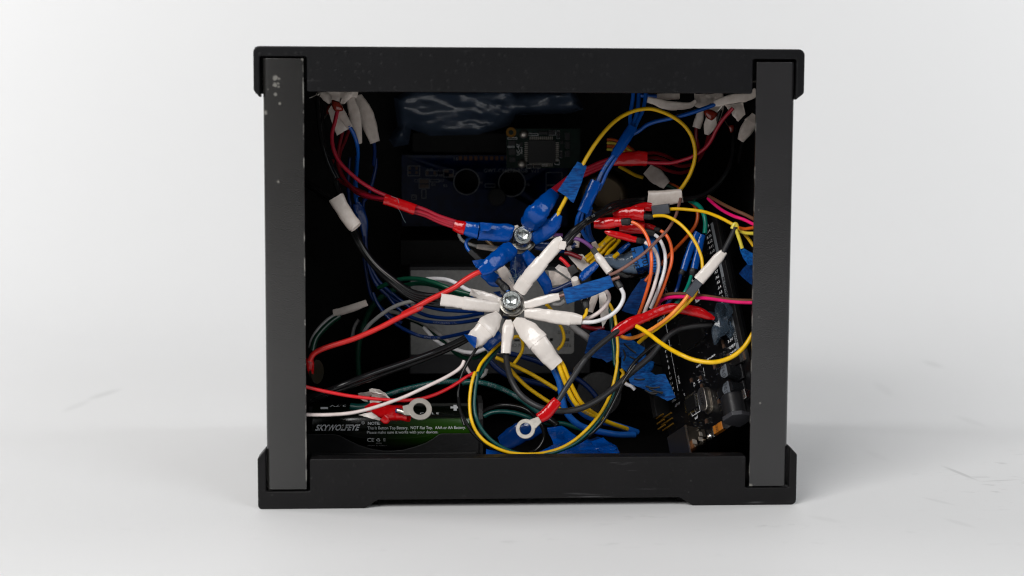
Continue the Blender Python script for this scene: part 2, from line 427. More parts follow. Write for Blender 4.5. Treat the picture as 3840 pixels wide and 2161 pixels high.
# ------------------------------------------------------------------ the white paper sweep
def make_backdrop():
    prof = [(-1100, 0), (-500, 0), (0, 0), (300, 0), (520, 0)]
    prof += [(520 + 420*sin(a), 420 - 420*cos(a)) for a in [pi/2*k/24 for k in range(1, 25)]] + [(940, 900), (940, 1700)]
    xs = [-1700, -900, -300, 300, 900, 1700]
    V = [Vector((x, y, z)) for y, z in prof for x in xs]; n = len(xs)
    Fc = [(k*n+j, k*n+j+1, (k+1)*n+j+1, (k+1)*n+j) for k in range(len(prof)-1) for j in range(n-1)]
    m = pm('paper', (228, 228, 228), .6, bump=.25, bscale=900, bdist=.0003)
    nt = m.node_tree; b = nt.nodes['Principled BSDF']; N = nt.nodes.new; Lk = nt.links.new
    geo = N('ShaderNodeNewGeometry'); pos = geo.outputs['Position']
    def mth(op, a, q=None):
        x = N('ShaderNodeMath'); x.operation = op
        for i, v in enumerate((a, q)):
            if v is None: continue
            if isinstance(v, (int, float)): x.inputs[i].default_value = v
            else: Lk(v, x.inputs[i])
        return x.outputs[0]
    def rng(v, a, q, c=0, d=1):
        x = N('ShaderNodeMapRange'); Lk(v, x.inputs[0]); x.interpolation_type = 'SMOOTHSTEP'
        for i, s in enumerate((a, q, c, d)): x.inputs[i+1].default_value = s
        return x.outputs[0]
    def nz(scale, det, rot=0, st=(1, 1, 1)):
        mp = N('ShaderNodeMapping'); mp.inputs['Rotation'].default_value = (0, 0, rot); mp.inputs['Scale'].default_value = st; Lk(pos, mp.inputs[0])
        x = N('ShaderNodeTexNoise'); x.inputs['Scale'].default_value = scale; x.inputs['Detail'].default_value = det; Lk(mp.outputs[0], x.inputs[0]); return x.outputs[0]
    def blob(cx_, cy_, rx, ry, rot=0, soft=.4):
        mp = N('ShaderNodeMapping'); mp.vector_type = 'TEXTURE'
        mp.inputs['Location'].default_value = (cx_*S, cy_*S, 0); mp.inputs['Rotation'].default_value = (0, 0, rot); mp.inputs['Scale'].default_value = (rx*S, ry*S, 1)
        Lk(pos, mp.inputs[0]); l = N('ShaderNodeVectorMath'); l.operation = 'LENGTH'; Lk(mp.outputs[0], l.inputs[0])
        return rng(l.outputs['Value'], soft, 1, 1, 0)
    scuff = mth('MULTIPLY', rng(nz(24, 6, .5, (1, 2.2, 1)), .52, .72), rng(nz(110, 5, .5, (1, 1.8, 1)), .52, .68))
    area_ = mth('MAXIMUM', blob(230, 40, 150, 130, 0, .2), mth('MULTIPLY', blob(60, -40, 320, 60, 0, .2), .55))
    scuff = mth('MULTIPLY', scuff, mth('MAXIMUM', area_, .03))
    fine = mth('MULTIPLY', rng(nz(240, 4, .35, (1, 3, 1)), .64, .72), blob(235, 30, 130, 80, 0, .1))
    tot = mth('MAXIMUM', scuff, mth('MULTIPLY', fine, .7))
    def floor_at(px, py):
        v = CM @ Vector(((px-CX)/FPX, 1, (CY-py)/FPX)); q = CAM + v*(-CAM.z/v.z); return q.x, q.y
    for (ax, ay, bx_, by_, wd, k) in ((330, 1500, 450, 1458, 5, .5), (240, 1545, 335, 1500, 4.5, .3), (3465, 1352, 3530, 1380, 6, .4), (3540, 1750, 3660, 1800, 2, .9), (3700, 1805, 3800, 1800, 1.6, .6), (3590, 1560, 3690, 1600, 5, .25), (3280, 1430, 3350, 1490, 5, .2), (3250, 1690, 3330, 1730, 4, .12), (3480, 1870, 3560, 1890, 2.5, .3), (3560, 1950, 3640, 1975, 3, .25), (3060, 1940, 3130, 1955, 4, .2)):
        x0, y0 = floor_at(ax, ay); x1, y1 = floor_at(bx_, by_)
        L = math.hypot(x1-x0, y1-y0)
        tot = mth('MAXIMUM', tot, mth('MULTIPLY', blob((x0+x1)/2, (y0+y1)/2, L/2+6, wd, math.atan2(y1-y0, x1-x0), .3), k))
    specks = mth('MULTIPLY', rng(nz(330, 2), .785, .80), .5)
    tot = mth('MAXIMUM', tot, specks)
    mx = N('ShaderNodeMix'); mx.data_type = 'RGBA'; Lk(mth('MULTIPLY', tot, .32), mx.inputs['Factor'])
    mx.inputs['A'].default_value = (*lin((230, 230, 230)), 1); mx.inputs['B'].default_value = (*lin((120, 120, 118)), 1)
    Lk(mx.outputs['Result'], b.inputs['Base Color'])
    o, _ = link_mesh('backdrop', (V, Fc), 'paper', Vector()); o['kind'] = 'structure'; o['label'] = 'scuffed white paper sweep under and behind the case'
make_backdrop()

# ------------------------------------------------------------------ the open case
def rounded(poly, rad, n=4):
    out = []
    for i, (p, r) in enumerate(zip(poly, rad)):
        if not r: out.append(p); continue
        a, b, c = Vector(poly[i-1]), Vector(p), Vector(poly[(i+1) % len(poly)])
        u, v = (a-b).normalized(), (c-b).normalized(); ang = u.angle(v); t = r/math.tan(ang/2)
        ce = b + (u+v).normalized()*(r/sin(ang/2)); s0, s1 = b+u*t-ce, b+v*t-ce
        for k in range(n+1):
            q = s0.lerp(s1, k/n).normalized()*r; out.append(tuple(ce+q))
    return out
XZ = lambda u, v, a: Vector((u, a, v))
case = Thing('equipment_case', 'black plastic and grey steel case with its front cover off', 'equipment case')
W2 = 108.7
lid_o = [(-W2, 166.7), (-W2, 183.9), (W2, 183.9), (W2, 166.5), (105.3, 163.8), (105.3, 179.9), (88, 179.9), (88, 166.3), (-88, 166.3), (-88, 179.9), (-106.2, 179.9), (-106.2, 163.8)]
lid_r = [1.6, 2.4, 2.4, 1.6, 0, .6, .6, .8, .8, .6, .6, 0]
lid = case.add('lid', join(prism(rounded(lid_o, lid_r), 0, 8, XZ)), 'lid_plastic', bevel=.9)
case.add('lid_plate', join(box(-W2, W2, 8.2, 186, 171.5, 183.7), box(-W2, -106.2, 8.2, 186, 165.5, 171.4), box(105.6, W2, 8.2, 186, 165.5, 171.4)), 'lid_plastic', lid)
base_o = [(-W2, 0), (-W2, 20.6), (-105.4, 24.6), (-105.4, 7.3), (-88, 7.3), (-88, 20.4), (88, 20.4), (88, 7.3), (105.8, 7.3), (105.8, 24.3), (109, 20.8), (109, 0), (66.4, 0), (61.4, 3.5), (-61, 3.5), (-66, 0)]
base_r = [1.5, 1.5, 0, .6, .6, .8, .8, .6, .6, 0, 1.5, 2, 2.5, 2, 2, 2.5]
base = case.add('base', prism(rounded(base_o, base_r), 0, 8, XZ), 'base_plastic', bevel=.7)
case.add('base_plate', join(box(-W2+.5, W2-.5, 8.2, 186, 3.6, 6.6), box(-W2+.2, -61, 8.2, 60, .1, 3.5), box(61.4, W2-.2, 8.2, 60, .1, 3.5), box(-W2+.2, -61, 120, 186, .1, 3.5), box(61.4, W2-.2, 120, 186, .1, 3.5)), 'base_plastic', base)
def post(sgn, x0, x1, z0, z1, mat):
    a, b = (x0, x1)     # x0 outer, x1 inner
    t = 1.6
    pl = [(a, .5), (b, .5), (b, .5+t), (a - sgn*t, .5+t), (a - sgn*t, 30), (a, 30)]
    sh = prism(rounded(pl, [2.0, .25, 0, .3, 0, 0], 5), z0, z1, lambda u, v, h: Vector((u, v, h)))
    return case.add('corner_post', sh, mat, bevel=.25)
post(-1, -105.1, -89.2, 7.9, 179.2, 'post_paint_a')
post(1, 105.0, 89.6, 7.7, 178.8, 'post_paint_b')
for s, nm in ((-1, 'left'), (1, 'right')):
    case.add('side_panel', box(min(s*104.6, s*103), max(s*104.6, s*103), 29.9, 184.1, 6.5, 171.62), 'post_paint_b' if s > 0 else 'post_paint_b', label='steel panel closing the %s side of the case' % nm)
case.add('back_panel', box(-104.7, 104.7, 184.05, 186, 6.5, 171.6), 'panel_black')
case.add('inner_rib', box(-102.9, -99, 60, 64, 7, 171), 'panel_black')
case.done()

# ------------------------------------------------------------------ things fixed in the back of the case
# display board, seen from behind
def dfr(dep):
    o = Vector((0, dep, 0))
    return lambda u, v, a=0: Vector((u, dep - a, v))
LD = 164
def at(c, x, y, d): p = P(c, x, y, d); return p.x, p.z
def rect(c, x0, y0, x1, y1, d):
    a = P(c, x0, y0, d); b = P(c, x1, y1, d); return min(a.x, b.x), max(a.x, b.x), min(a.z, b.z), max(a.z, b.z)
fr = dfr(LD)
t = Thing('display_board', 'blue circuit board with two round holes at the back of the case', 'circuit board')
x0, x1, z0, z1 = rect('B', 320, 850, 2200, 1660, LD)
def plate_with_holes(x0, x1, z0, z1, holes, y0, y1, seg=28):
    bm = bmesh.new()
    from mathutils.geometry import delaunay_2d_cdt
    pts = [Vector((x0, z0)), Vector((x1, z0)), Vector((x1, z1)), Vector((x0, z1))]; edges = [(0, 1), (1, 2), (2, 3), (3, 0)]
    for (cx_, cz_, r) in holes:
        s = len(pts); pts += [Vector((cx_+r*cos(2*pi*k/seg), cz_+r*sin(2*pi*k/seg))) for k in range(seg)]
        edges += [(s+k, s+(k+1) % seg) for k in range(seg)]
    vs, _, fs, *_r = delaunay_2d_cdt(pts, edges, [], 1, 1e-5)
    keep = []
    for f in fs:
        c = sum((vs[i] for i in f), Vector((0, 0)))/len(f)
        if all((c-Vector(h[:2])).length > h[2]*.98 for h in holes): keep.append(tuple(f))
    n = len(vs); V = [Vector((v.x, y0, v.y)) for v in vs] + [Vector((v.x, y1, v.y)) for v in vs]
    Fc = keep + [tuple(i+n for i in f[::-1]) for f in keep]
    loops = [[0, 1, 2, 3]] + [list(range(4+i*seg, 4+(i+1)*seg)) for i in range(len(holes))]
    for lp in loops:
        for k in range(len(lp)):
            a, b = lp[k], lp[(k+1) % len(lp)]; Fc.append((a, b, b+n, a+n))
    return V, Fc
holes = [(*at('B', 1055, 1155, LD), 5.9), (*at('B', 1570, 1170, LD), 6.2)]
pcb = t.add('board', plate_with_holes(x0, x1, z0, z1, holes, LD, LD+1.6), 'pcb_blue')
for h in holes:
    c = Vector((h[0], LD-.1, h[1])); t.add('hole_rim', lathe([(h[2]+.1, 0), (h[2]+.1, .15), (h[2]+.55, .15), (h[2]+.55, 0)], c, Vector((0, -1, 0)), 32, cap=False), 'silk_dim')
for k in range(19):
    a = P('B', 968+k*59, 865, LD); t.add('solder_pad', box(a.x, a.x+1.5, LD-.25, LD-.05, a.z-2.0, a.z), 'copper')
def outline(c, x0, y0, x1, y1, d, wd=.28):
    a, b, e, f = rect(c, x0, y0, x1, y1, d); y = d-.12
    return join(box(a, b, y, y+.08, e, e+wd), box(a, b, y, y+.08, f-wd, f), box(a, a+wd, y, y+.08, e, f), box(b-wd, b, y, y+.08, e, f))
sk = [outline('B', *q, LD) for q in ((388, 972, 528, 1090), (590, 1025, 725, 1090), (795, 1012, 910, 1105), (515, 1118, 637, 1232), (640, 1125, 750, 1160), (545, 1240, 600, 1345), (1262, 1175, 1382, 1220), (430, 1300, 490, 1360), (1955, 1045, 2140, 1190), (1955, 1195, 2140, 1300))]
t.add('silkscreen', join(*sk), 'silk_dim', pcb, kind='stuff')
txts = [('GWT-C1627A-RGB  V11', 2.6, 1560, 1028), ('16', 2.6, 935, 895), ('R10', 1.8, 640, 1015), ('R11', 1.8, 760, 1030), ('R8', 1.8, 765, 1080), ('C2', 1.8, 485, 1142), ('R7', 1.8, 780, 1142), ('D1', 1.8, 680, 1185), ('R3', 1.8, 815, 1200), ('H1', 1.8, 1215, 1165), ('H2', 1.8, 1745, 1185), ('Q1', 1.8, 460, 1320)]
sh = []
for s_, z_, x, y in txts:
    ux, uz = at('B', x, y, LD); sh.append(text(s_, z_, lambda u, v, a=0, ux=ux, uz=uz: Vector((ux+u, LD-.1-a, uz+v))))
t.add('printed_text', join(*sh), 'silk_dim', pcb)
for (x, y, w_, h_) in ((412, 1000, 30, 30), (490, 1000, 30, 30), (412, 1050, 30, 30), (490, 1050, 30, 30), (610, 1055, 28, 40), (695, 1055, 28, 40), (830, 1035, 50, 28), (880, 1080, 50, 28), (575, 1150, 100, 40), (575, 1205, 100, 40)):
    a = rect('B', x-w_/2, y-h_/2, x+w_/2, y+h_/2, LD); t.add('chip_resistor', box(a[0], a[1], LD-.9, LD-.02, a[2], a[3]), 'resistor')
t.done()
# small round green pad below the display's holes
t = Thing('foam_disc', 'small round grey-green disc below the holes of the blue board', 'disc')
c = P('B', 1400, 1330, LD-3); t.add('disc', lathe([(4.2, 0), (4.4, .6), (3.9, 1.3), (0.6, 1.5)], c, Vector((0, -1, .15)), 28), 'module'); t.done()
# hot glue sheet above it
def glue_sheet():
    D0 = 150; poly = [(230, 200), (430, 90), (1560, 90), (1640, 150), (2280, 90), (2400, 330), (2260, 380), (1640, 400), (1560, 520), (1200, 640), (640, 660), (430, 560), (400, 740), (230, 770), (170, 680), (270, 520)]
    P2 = [Vector(at('B', *q, D0)) for q in poly]
    from mathutils.geometry import delaunay_2d_cdt
    pts = list(P2); ed = [(i, (i+1) % len(P2)) for i in range(len(P2))]
    x0, x1 = min(p.x for p in P2), max(p.x for p in P2); z0, z1 = min(p.y for p in P2), max(p.y for p in P2)
    nx, nz = 90, 34
    for i in range(nx):
        for j in range(nz): pts.append(Vector((x0+(x1-x0)*(i+.5)/nx, z0+(z1-z0)*(j+.5)/nz)))
    vs, _, fs, *_r = delaunay_2d_cdt(pts, ed, [], 1, 1e-4)
    def dist(p):
        return min(((p - (a + (b-a)*max(0, min(1, (p-a).dot(b-a)/(b-a).length_squared)))).length) for a, b in zip(P2, P2[1:]+P2[:1]))
    V = []
    for v in vs:
        q = Vector((v.x*.055, v.y*.15, 3.3)); h = noise.noise(q)*2.6 + noise.noise(q*2.2)*.8 + max(0, noise.noise(Vector((v.x*.04, v.y*.04, 8))))*noise.noise(q*6)*1.2
        e = min(1, dist(v)/4); e = math.sin(e*pi/2)
        V.append(Vector((v.x, D0+6 - e*(6+h) + (v.y-z1)*-.26, v.y)))
    return V, [tuple(f) for f in fs]
t = Thing('hot_glue', 'sheet of shiny clear hot glue across the top of the back wall', 'glue'); t.add('glue', glue_sheet(), 'dark_glue'); t.done()
t = Thing('mounting_bar', 'dark plastic bar under the sheet of hot glue', 'bracket')
a = rect('B', 430, 590, 1640, 830, 160); t.add('bar', box(a[0], a[1], 160, 172, a[2], a[3]), 'panel_black', bevel=.8); t.done()
# green module with a large square chip
GD = 138; t = Thing('green_module', 'green circuit board with one large square black chip', 'circuit board'); 
a = rect('B', 1510, 552, 2340, 1000, GD); pcb = t.add('board', box(a[0], a[1], GD, GD+1.6, a[2], a[3]), 'pcb_green')
a = rect('B', 1752, 680, 2062, 942, GD); chip = t.add('chip', box(a[0], a[1], GD-1.6, GD-.1, a[2], a[3]), 'chip', bevel=.2)
def legs(a, y, pitch=.95, ln=1.6, sides='tblr'):
    out = []; n = int((a[1]-a[0]-1)/pitch); m_ = int((a[3]-a[2]-1)/pitch)
    for k in range(n):
        x = a[0]+.8+k*pitch
        if 't' in sides: out.append(box(x, x+.4, y-.5, y-.1, a[3], a[3]+ln))
        if 'b' in sides: out.append(box(x, x+.4, y-.5, y-.1, a[2]-ln, a[2]))
    for k in range(m_):
        z = a[2]+.8+k*pitch
        if 'l' in sides: out.append(box(a[0]-ln, a[0], y-.5, y-.1, z, z+.4))
        if 'r' in sides: out.append(box(a[1], a[1]+ln, y-.5, y-.1, z, z+.4))
    return join(*out)
t.add('chip_legs', legs(a, GD), 'dull_tin', chip, kind='stuff')
for x, y in ((1705, 615), (1683, 952)):
    t.add('screw', lathe([(2.1, 0), (2.1, .9), (1.3, 1.5), (.4, 1.6)], Vector((at('B', x, y, GD)[0], GD, at('B', x, y, GD)[1])), Vector((0, -1, 0)), 18), 'tin')
c = at('B', 1560, 595, GD); t.add('eyelet', lathe([(1.2, 0), (1.2, .2), (2.4, .2), (2.4, 0)], Vector((c[0], GD-.02, c[1])), Vector((0, -1, 0)), 20, cap=False), 'brass_dim')
for x0, y0, x1, y1 in ((1530, 690, 1605, 740), (1535, 780, 1610, 850), (1540, 880, 1610, 930), (1985, 575, 2060, 625), (2080, 580, 2108, 665), (1660, 710, 1690, 750), (2120, 690, 2150, 725), (2110, 810, 2140, 880), (2170, 600, 2225, 680), (2170, 700, 2225, 780), (2170, 800, 2225, 870), (1740, 965, 1800, 1000), (1815, 965, 1890, 1000), (1875, 585, 1975, 620)):
    a = rect('B', x0, y0, x1, y1, GD); t.add('component', box(a[0], a[1], GD-1.1, GD-.05, a[2], a[3]), 'can_dark', bevel=.15)
t.add('silkscreen', join(*[outline('B', *q, GD, .2) for q in ((1522, 650, 1630, 674), (1985, 572, 2066, 628), (2078, 575, 2112, 668), (1757, 606, 1868, 632), (1735, 958, 1800, 1003), (1812, 958, 1892, 1003), (1910, 955, 1970, 980), (2055, 905, 2110, 962), (1520, 750, 1600, 770), (2110, 805, 2140, 885))]), 'silk', pcb, kind='stuff')
sh = []
for s_, z_, x, y in (('UC-47', 2.0, 1640, 790), ('Rev1', 1.7, 1676, 800)):
    u0, w0 = at('B', x, y, GD); sh.append(text(s_, z_, lambda u, v, a=0, u0=u0, w0=w0: Vector((u0-v, GD-.1-a, w0+u))))
t.add('printed_text', join(*sh), 'silk', pcb)
t.done()
# ribbed metal switch barrel
t = Thing('switch_barrel', 'dull ribbed metal barrel of a panel switch behind the blue cables', 'switch')
c = P('C', 800, 1300, 120)
t.add('barrel', lathe([(11.0, -16), (11.0, 0), (10.2, .8), (10.8, 1.6), (10.0, 2.4), (10.6, 3.2), (9.8, 4.0), (10.3, 4.8), (9.2, 5.6), (8.2, 5.7), (8.0, 2), (7.8, -14)], c, Vector((-.15, -1, -.05)), 44), 'switch_metal'); t.done()
# grey power module in the middle
PD = 122; t = Thing('power_module', 'dark grey boxed module with a pale grey label in the middle of the case', 'power supply')
a = rect('X', 1535, 1000, 2215, 1402, PD); b_ = t.add('housing', box(a[0], a[1], PD, PD+45, a[2], a[3]), 'module', bevel=.8)
a2 = rect('X', 1540, 1014, 2152, 1327, PD); rl = rounded([(a2[0], a2[2]), (a2[0], a2[3]), (a2[1], a2[3]), (a2[1], a2[2])], [.4, .4, .4, 1.6])
t.add('label', prism(rl, PD-.3, PD-.02, XZ), 'label_grey')
sh = []
for s_, z_, x, y in (('RESET', 2.3, 1430, 675), ('RESET', 2.3, 1440, 845), ('GRN ORN', 2.3, 830, 845)):
    u0, w0 = at('G', x, y, PD); sh.append(text(s_, z_, lambda u, v, a=0, u0=u0, w0=w0: Vector((u0-u, PD-.32-a, w0-v))))
sh += [outline('G', 1410, 755, 1500, 795, PD-.25, .7), outline('G', 1250, 755, 1290, 790, PD-.25, .9), outline('G', 790, 770, 860, 795, PD-.25, .7)]
t.add('printed_text', join(*sh), 'ink_grey', 1)
t.done()
t = Thing('module_ledge', 'black plate above the grey power module', 'bracket')
a = rect('X', 1500, 900, 2230, 996, PD+14); t.add('plate', box(a[0], a[1], PD+14, PD+50, a[2], a[3]), 'panel_black', bevel=.5); t.done()
# ------------------------------------------------------------------ battery in its holder
BD = 82; BR = 10.3
pl_, pr_ = P('M', 250, 545, BD-BR), P('M', 2445, 545, BD-BR)
bz = P('X', 1500, 1598, BD).z; bx0, bx1 = pl_.x, pr_.x
m = pm('battery_wrap', (6, 8, 6), .17, coat=.5)
nt = m.node_tree; b = nt.nodes['Principled BSDF']; N = nt.nodes.new; Lk = nt.links.new
geo = N('ShaderNodeNewGeometry'); sp = N('ShaderNodeSeparateXYZ'); Lk(geo.outputs['Position'], sp.inputs[0])
def rng_(v, a, q):
    x = N('ShaderNodeMapRange'); Lk(v, x.inputs[0]); x.interpolation_type = 'SMOOTHSTEP'; x.inputs[1].default_value = a; x.inputs[2].default_value = q; return x.outputs[0]
gx = rng_(sp.outputs['X'], (bx0+22)*S, (bx1-3)*S); g1 = rng_(sp.outputs['Z'], (bz+5.2)*S, (bz+4.6)*S)
mu = N('ShaderNodeMath'); mu.operation = 'MULTIPLY'; Lk(gx, mu.inputs[0]); Lk(g1, mu.inputs[1])
mx = N('ShaderNodeMix'); mx.data_type = 'RGBA'; Lk(mu.outputs[0], mx.inputs['Factor']); mx.inputs['A'].default_value = (*lin((9, 14, 7)), 1); mx.inputs['B'].default_value = (*lin((34, 74, 4)), 1)
Lk(mx.outputs['Result'], b.inputs['Base Color'])
bat = Thing('battery', 'black and green cylindrical battery with white print lying in a black holder', 'battery')
body = bat.add('wrapper', lathe([(BR-1.4, 0), (BR-.2, .3), (BR, 1.2), (BR, bx1-bx0-1.2), (BR-.3, bx1-bx0-.3), (BR-2, bx1-bx0)], Vector((bx0, BD, bz)), Vector((1, 0, 0)), 64), 'battery_wrap')
bat.add('button_top', lathe([(3.2, 0), (3.2, 1.6), (2.6, 2.0)], Vector((bx1, BD, bz)), Vector((1, 0, 0)), 24), 'tin')
def bat_text(s, size, mx_, my_, flip=False, shear=0, bold=0, w=None):
    c0 = P('M', mx_, my_, BD-BR); rz = max(-.98, min(.98, (c0.z-bz)/BR)); a0 = math.asin(rz)
    v, f = text2d(s, size, shear, bold, mm('M', w, c0) if w else None); out = []
    for x, y in v:
        if flip: x, y = -x, -y
        a = a0 + y/BR; out.append(Vector((c0.x+x, BD - cos(a)*(BR+.05), bz + sin(a)*(BR+.05))))
    return out, f
prt = [bat_text('SKYWOLFEYE', 3.5, 612, 566, shear=.35, bold=.03, w=590), bat_text('R', 1.0, 962, 503), bat_text('NOTE:', 1.75, 1113, 510, bold=.025, w=168),
       bat_text('This Is Button Top Battery,  NOT Flat Top.  AAA or AA Battery.', 1.85, 1700, 568, w=1345), bat_text('Please make sure it works with your devices.', 1.85, 1508, 628, w=975),
       bat_text('C', 2.9, 1046, 742, bold=.01), bat_text('E', 2.8, 1098, 742), bat_text('Li-ion', 1.1, 1178, 790, w=76), bat_text('Made In China', 1.35, 1160, 832, w=268),
       bat_text('+', 7.0, 2237, 318, bold=.06), bat_text('3.7V', 2.5, 605, 305, flip=True, w=225), bat_text('C A L E', 1.3, 1880, 385, w=260)]
def bat_quad(x0, x1, y0, y1):
    c0, c1 = P('M', x0, y0, BD-BR), P('M', x1, y1, BD-BR); out = []
    for c in (c0, c1):
        a = math.asin(max(-.99, min(.99, (c.z-bz)/BR)))
        for xx in (c0.x, c1.x): out.append(Vector((xx, BD-cos(a)*(BR+.05), bz+sin(a)*(BR+.05))))
    return out, [(0, 1, 3, 2)]
prt += [bat_quad(368, 470, 318, 338)]
def bat_ring(mx_, my_, r0, r1, segs, gap=()):
    c0 = P('M', mx_, my_, BD-BR); a0 = math.asin(max(-.98, min(.98, (c0.z-bz)/BR))); V, Fc = [], []
    for k in range(segs):
        for r in (r0, r1):
            a = a0 + r*sin(2*pi*k/segs)/BR; V.append(Vector((c0.x+r*cos(2*pi*k/segs), BD-cos(a)*(BR+.05), bz+sin(a)*(BR+.05))))
    for k in range(segs):
        if k in gap: continue
        a, b_ = 2*k, 2*((k+1) % segs); Fc.append((a, a+1, b_+1, b_))
    return V, Fc
prt += [bat_ring(962, 503, .55, .68, 20), bat_ring(1172, 744, .42, .92, 12, (0, 4, 8)), bat_quad(1240, 1272, 722, 727), bat_quad(1245, 1250, 727, 765), bat_quad(1262, 1267, 727, 765), bat_quad(1245, 1267, 760, 765)]
bat.add('printed_text', join(*prt), 'silk', body)
bat.done()
hd = Thing('battery_holder', 'black plastic battery holder with a curved cut in its front wall', 'battery holder')
HD = BD-BR-1.6
top = [(180, 652), (560, 652), (640, 672), (760, 735), (900, 800), (1060, 850), (1240, 878), (1380, 880), (1520, 866), (1680, 825), (1830, 770), (1930, 712), (2010, 655), (2060, 643), (2560, 643)]
pts = [at('M', x, y, HD) for x, y in top] + [(at('M', 2560, 0, HD)[0], 6.8), (at('M', 180, 0, HD)[0], 6.8)]
hd.add('front_wall', prism(pts, HD-1.2, HD, XZ), 'holder', bevel=.25)
hd.add('front_step', box(pts[0][0]+2, pts[14][0]-1, HD-3.4, HD-1.3, 6.8, at('M', 0, 905, HD)[1]), 'holder', bevel=.4)
hd.add('back_wall', box(pts[0][0], pts[14][0], BD+BR+.4, BD+BR+2, 6.8, bz+7), 'holder')
ex = P('K', 285, 700, HD).x
hd.add('end_wall', prism(rounded([(HD, 6.8), (HD, bz+5), (HD+4, bz+12), (BD+BR, bz+12), (BD+BR, 6.8)], [0, 1, 1, 0, 0]), ex, ex+2.2, lambda u, v, a: Vector((a, u, v))), 'holder', bevel=.3)
hd.add('floor', box(pts[0][0], pts[14][0], HD+.1, BD+BR, 6.8, bz-BR-.2), 'holder')
hd.done()

# ------------------------------------------------------------------ microcontroller board leaning at the right
KS = 1.025
MO = CAM + (Vector((91.4467, -9.7007, 41.9665)) - CAM)*KS
EX, EY, EZ = (Vector(c) for c in zip(*[[-0.0852, -0.5483, -0.8319], [0.6059, 0.6343, -0.4802], [0.791, -0.5449, 0.2782]]))
def mf(x, y, z=0): return MO + (EX*x + EY*y + EZ*z)*KS
def mt(s, size, x, y, dx, z=0, **k):
    ax = {'x': EX, '-x': -EX, 'y': EY, '-y': -EY}[dx]; ay = EZ.cross(ax); o = mf(x, y, z)
    return text(s, size, lambda u, v, a=0: o + ax*u + ay*v + EZ*(a+.05), **k)
mb = Thing('controller_board', 'black microcontroller board with silver capacitors and white print leaning at the right', 'circuit board')
bd = mb.add('board', prism([(0, 0), (97, 0), (99.5, 2.5), (99.5, 15), (101.6, 17), (101.6, 52), (99.5, 53.3), (0, 53.3)], -1.6, 0, mf), 'pcb_black')
tx = [mt('A%d' % (15-k), 1.9, 91.4-2.54*k-(0 if k < 8 else 2.5), 8.2, '-y') for k in range(16)]
tx += [mt(s_, 1.8, x, 8.2, '-y') for s_, x in (('VIN', 45.5), ('GND', 42.9), ('GND', 40.4), ('5V', 37.9), ('3.3V', 35.3), ('RESET', 32.2), ('IOREF', 29.6))]
tx += [mt(str(d), 1.9, 41.6-2.54*(d-8) - (0 if d > 7 else 2.0), 46.0, 'y') for d in range(2, 14)] + [mt('TX0-1', 1.7, 63, 45.5, 'y'), mt('RX0-0', 1.7, 65.5, 45.5, 'y')]
tx += [mt('GND', 1.6, 26.0, 46, 'y'), mt('AREF', 1.6, 23.4, 45, 'y'), mt('PWM', 1.7, 33.5, 41.5, '-x'), mt('www.elegoo.com', 1.75, 33.5, 24, 'y'), mt('TX', 1.5, 27.0, 33.0, 'x'), mt('RX', 1.5, 27.3, 29.9, 'x'), mt('L', 1.7, 25.5, 40, 'y'), mt('JP5', 1.6, 12.5, 35.5, 'y'),
       mt('ELEGOO', 4.6, 70, 21.5, 'x', bold=.035), mt('COMMUNICATION', 2.2, 78, 39, '-x')]
def mbox(x0, x1, y0, y1, z0, z1): return box(x0, x1, y0, y1, z0, z1, mf)
tx += [mbox(29, 47, 42.9, 43.1, .03, .06), mbox(44, 72, 42.9, 43.1, .03, .06)]
for (x0, x1, y0, y1) in ((27.5, 31.5, 26.2, 26.3), (14.2, 22.5, 32.6, 32.8), (14.2, 22.5, 37.6, 37.8), (14.2, 14.4, 32.6, 37.8), (22.3, 22.5, 32.6, 37.8), (14.2, 22.5, 35.1, 35.3)):
    tx.append(mbox(x0, x1, y0, y1, .03, .06))
mb.add('silkscreen', join(*tx), 'silk', bd, kind='stuff')
for x0, x1, s_ in ((49.5, 91.5, 'ANALOG IN'), (28.5, 47, 'POWER')):
    i = mb.add('printed_band', mbox(x0, x1, 3.9, 5.9, .03, .08), 'silk_dim')
    mb.add('printed_text', mt(s_, 2.1, x0+(9 if s_[0] == 'A' else 7.5), 4.9, 'x', .09, bold=.02), 'ink', i)
def header(x0, n, y, H=8.3):
    i = mb.add('pin_header', mbox(x0-1.27, x0+2.54*n-1.27, y-1.25, y+1.25, .05, H), 'connector', bevel=.2)
    mb.add('sockets', join(*[mbox(x0+2.54*k-.45, x0+2.54*k+.45, y-.45, y+.45, H, H+.04) for k in range(n)]), 'can_dark', i, kind='stuff')
header(30, 8, 1.8, 1.6); header(50.8, 8, 1.8, 1.6); header(73.66, 8, 1.8, 1.6)
header(20, 10, 51.2); header(46, 8, 51.2); header(69, 8, 51.2)
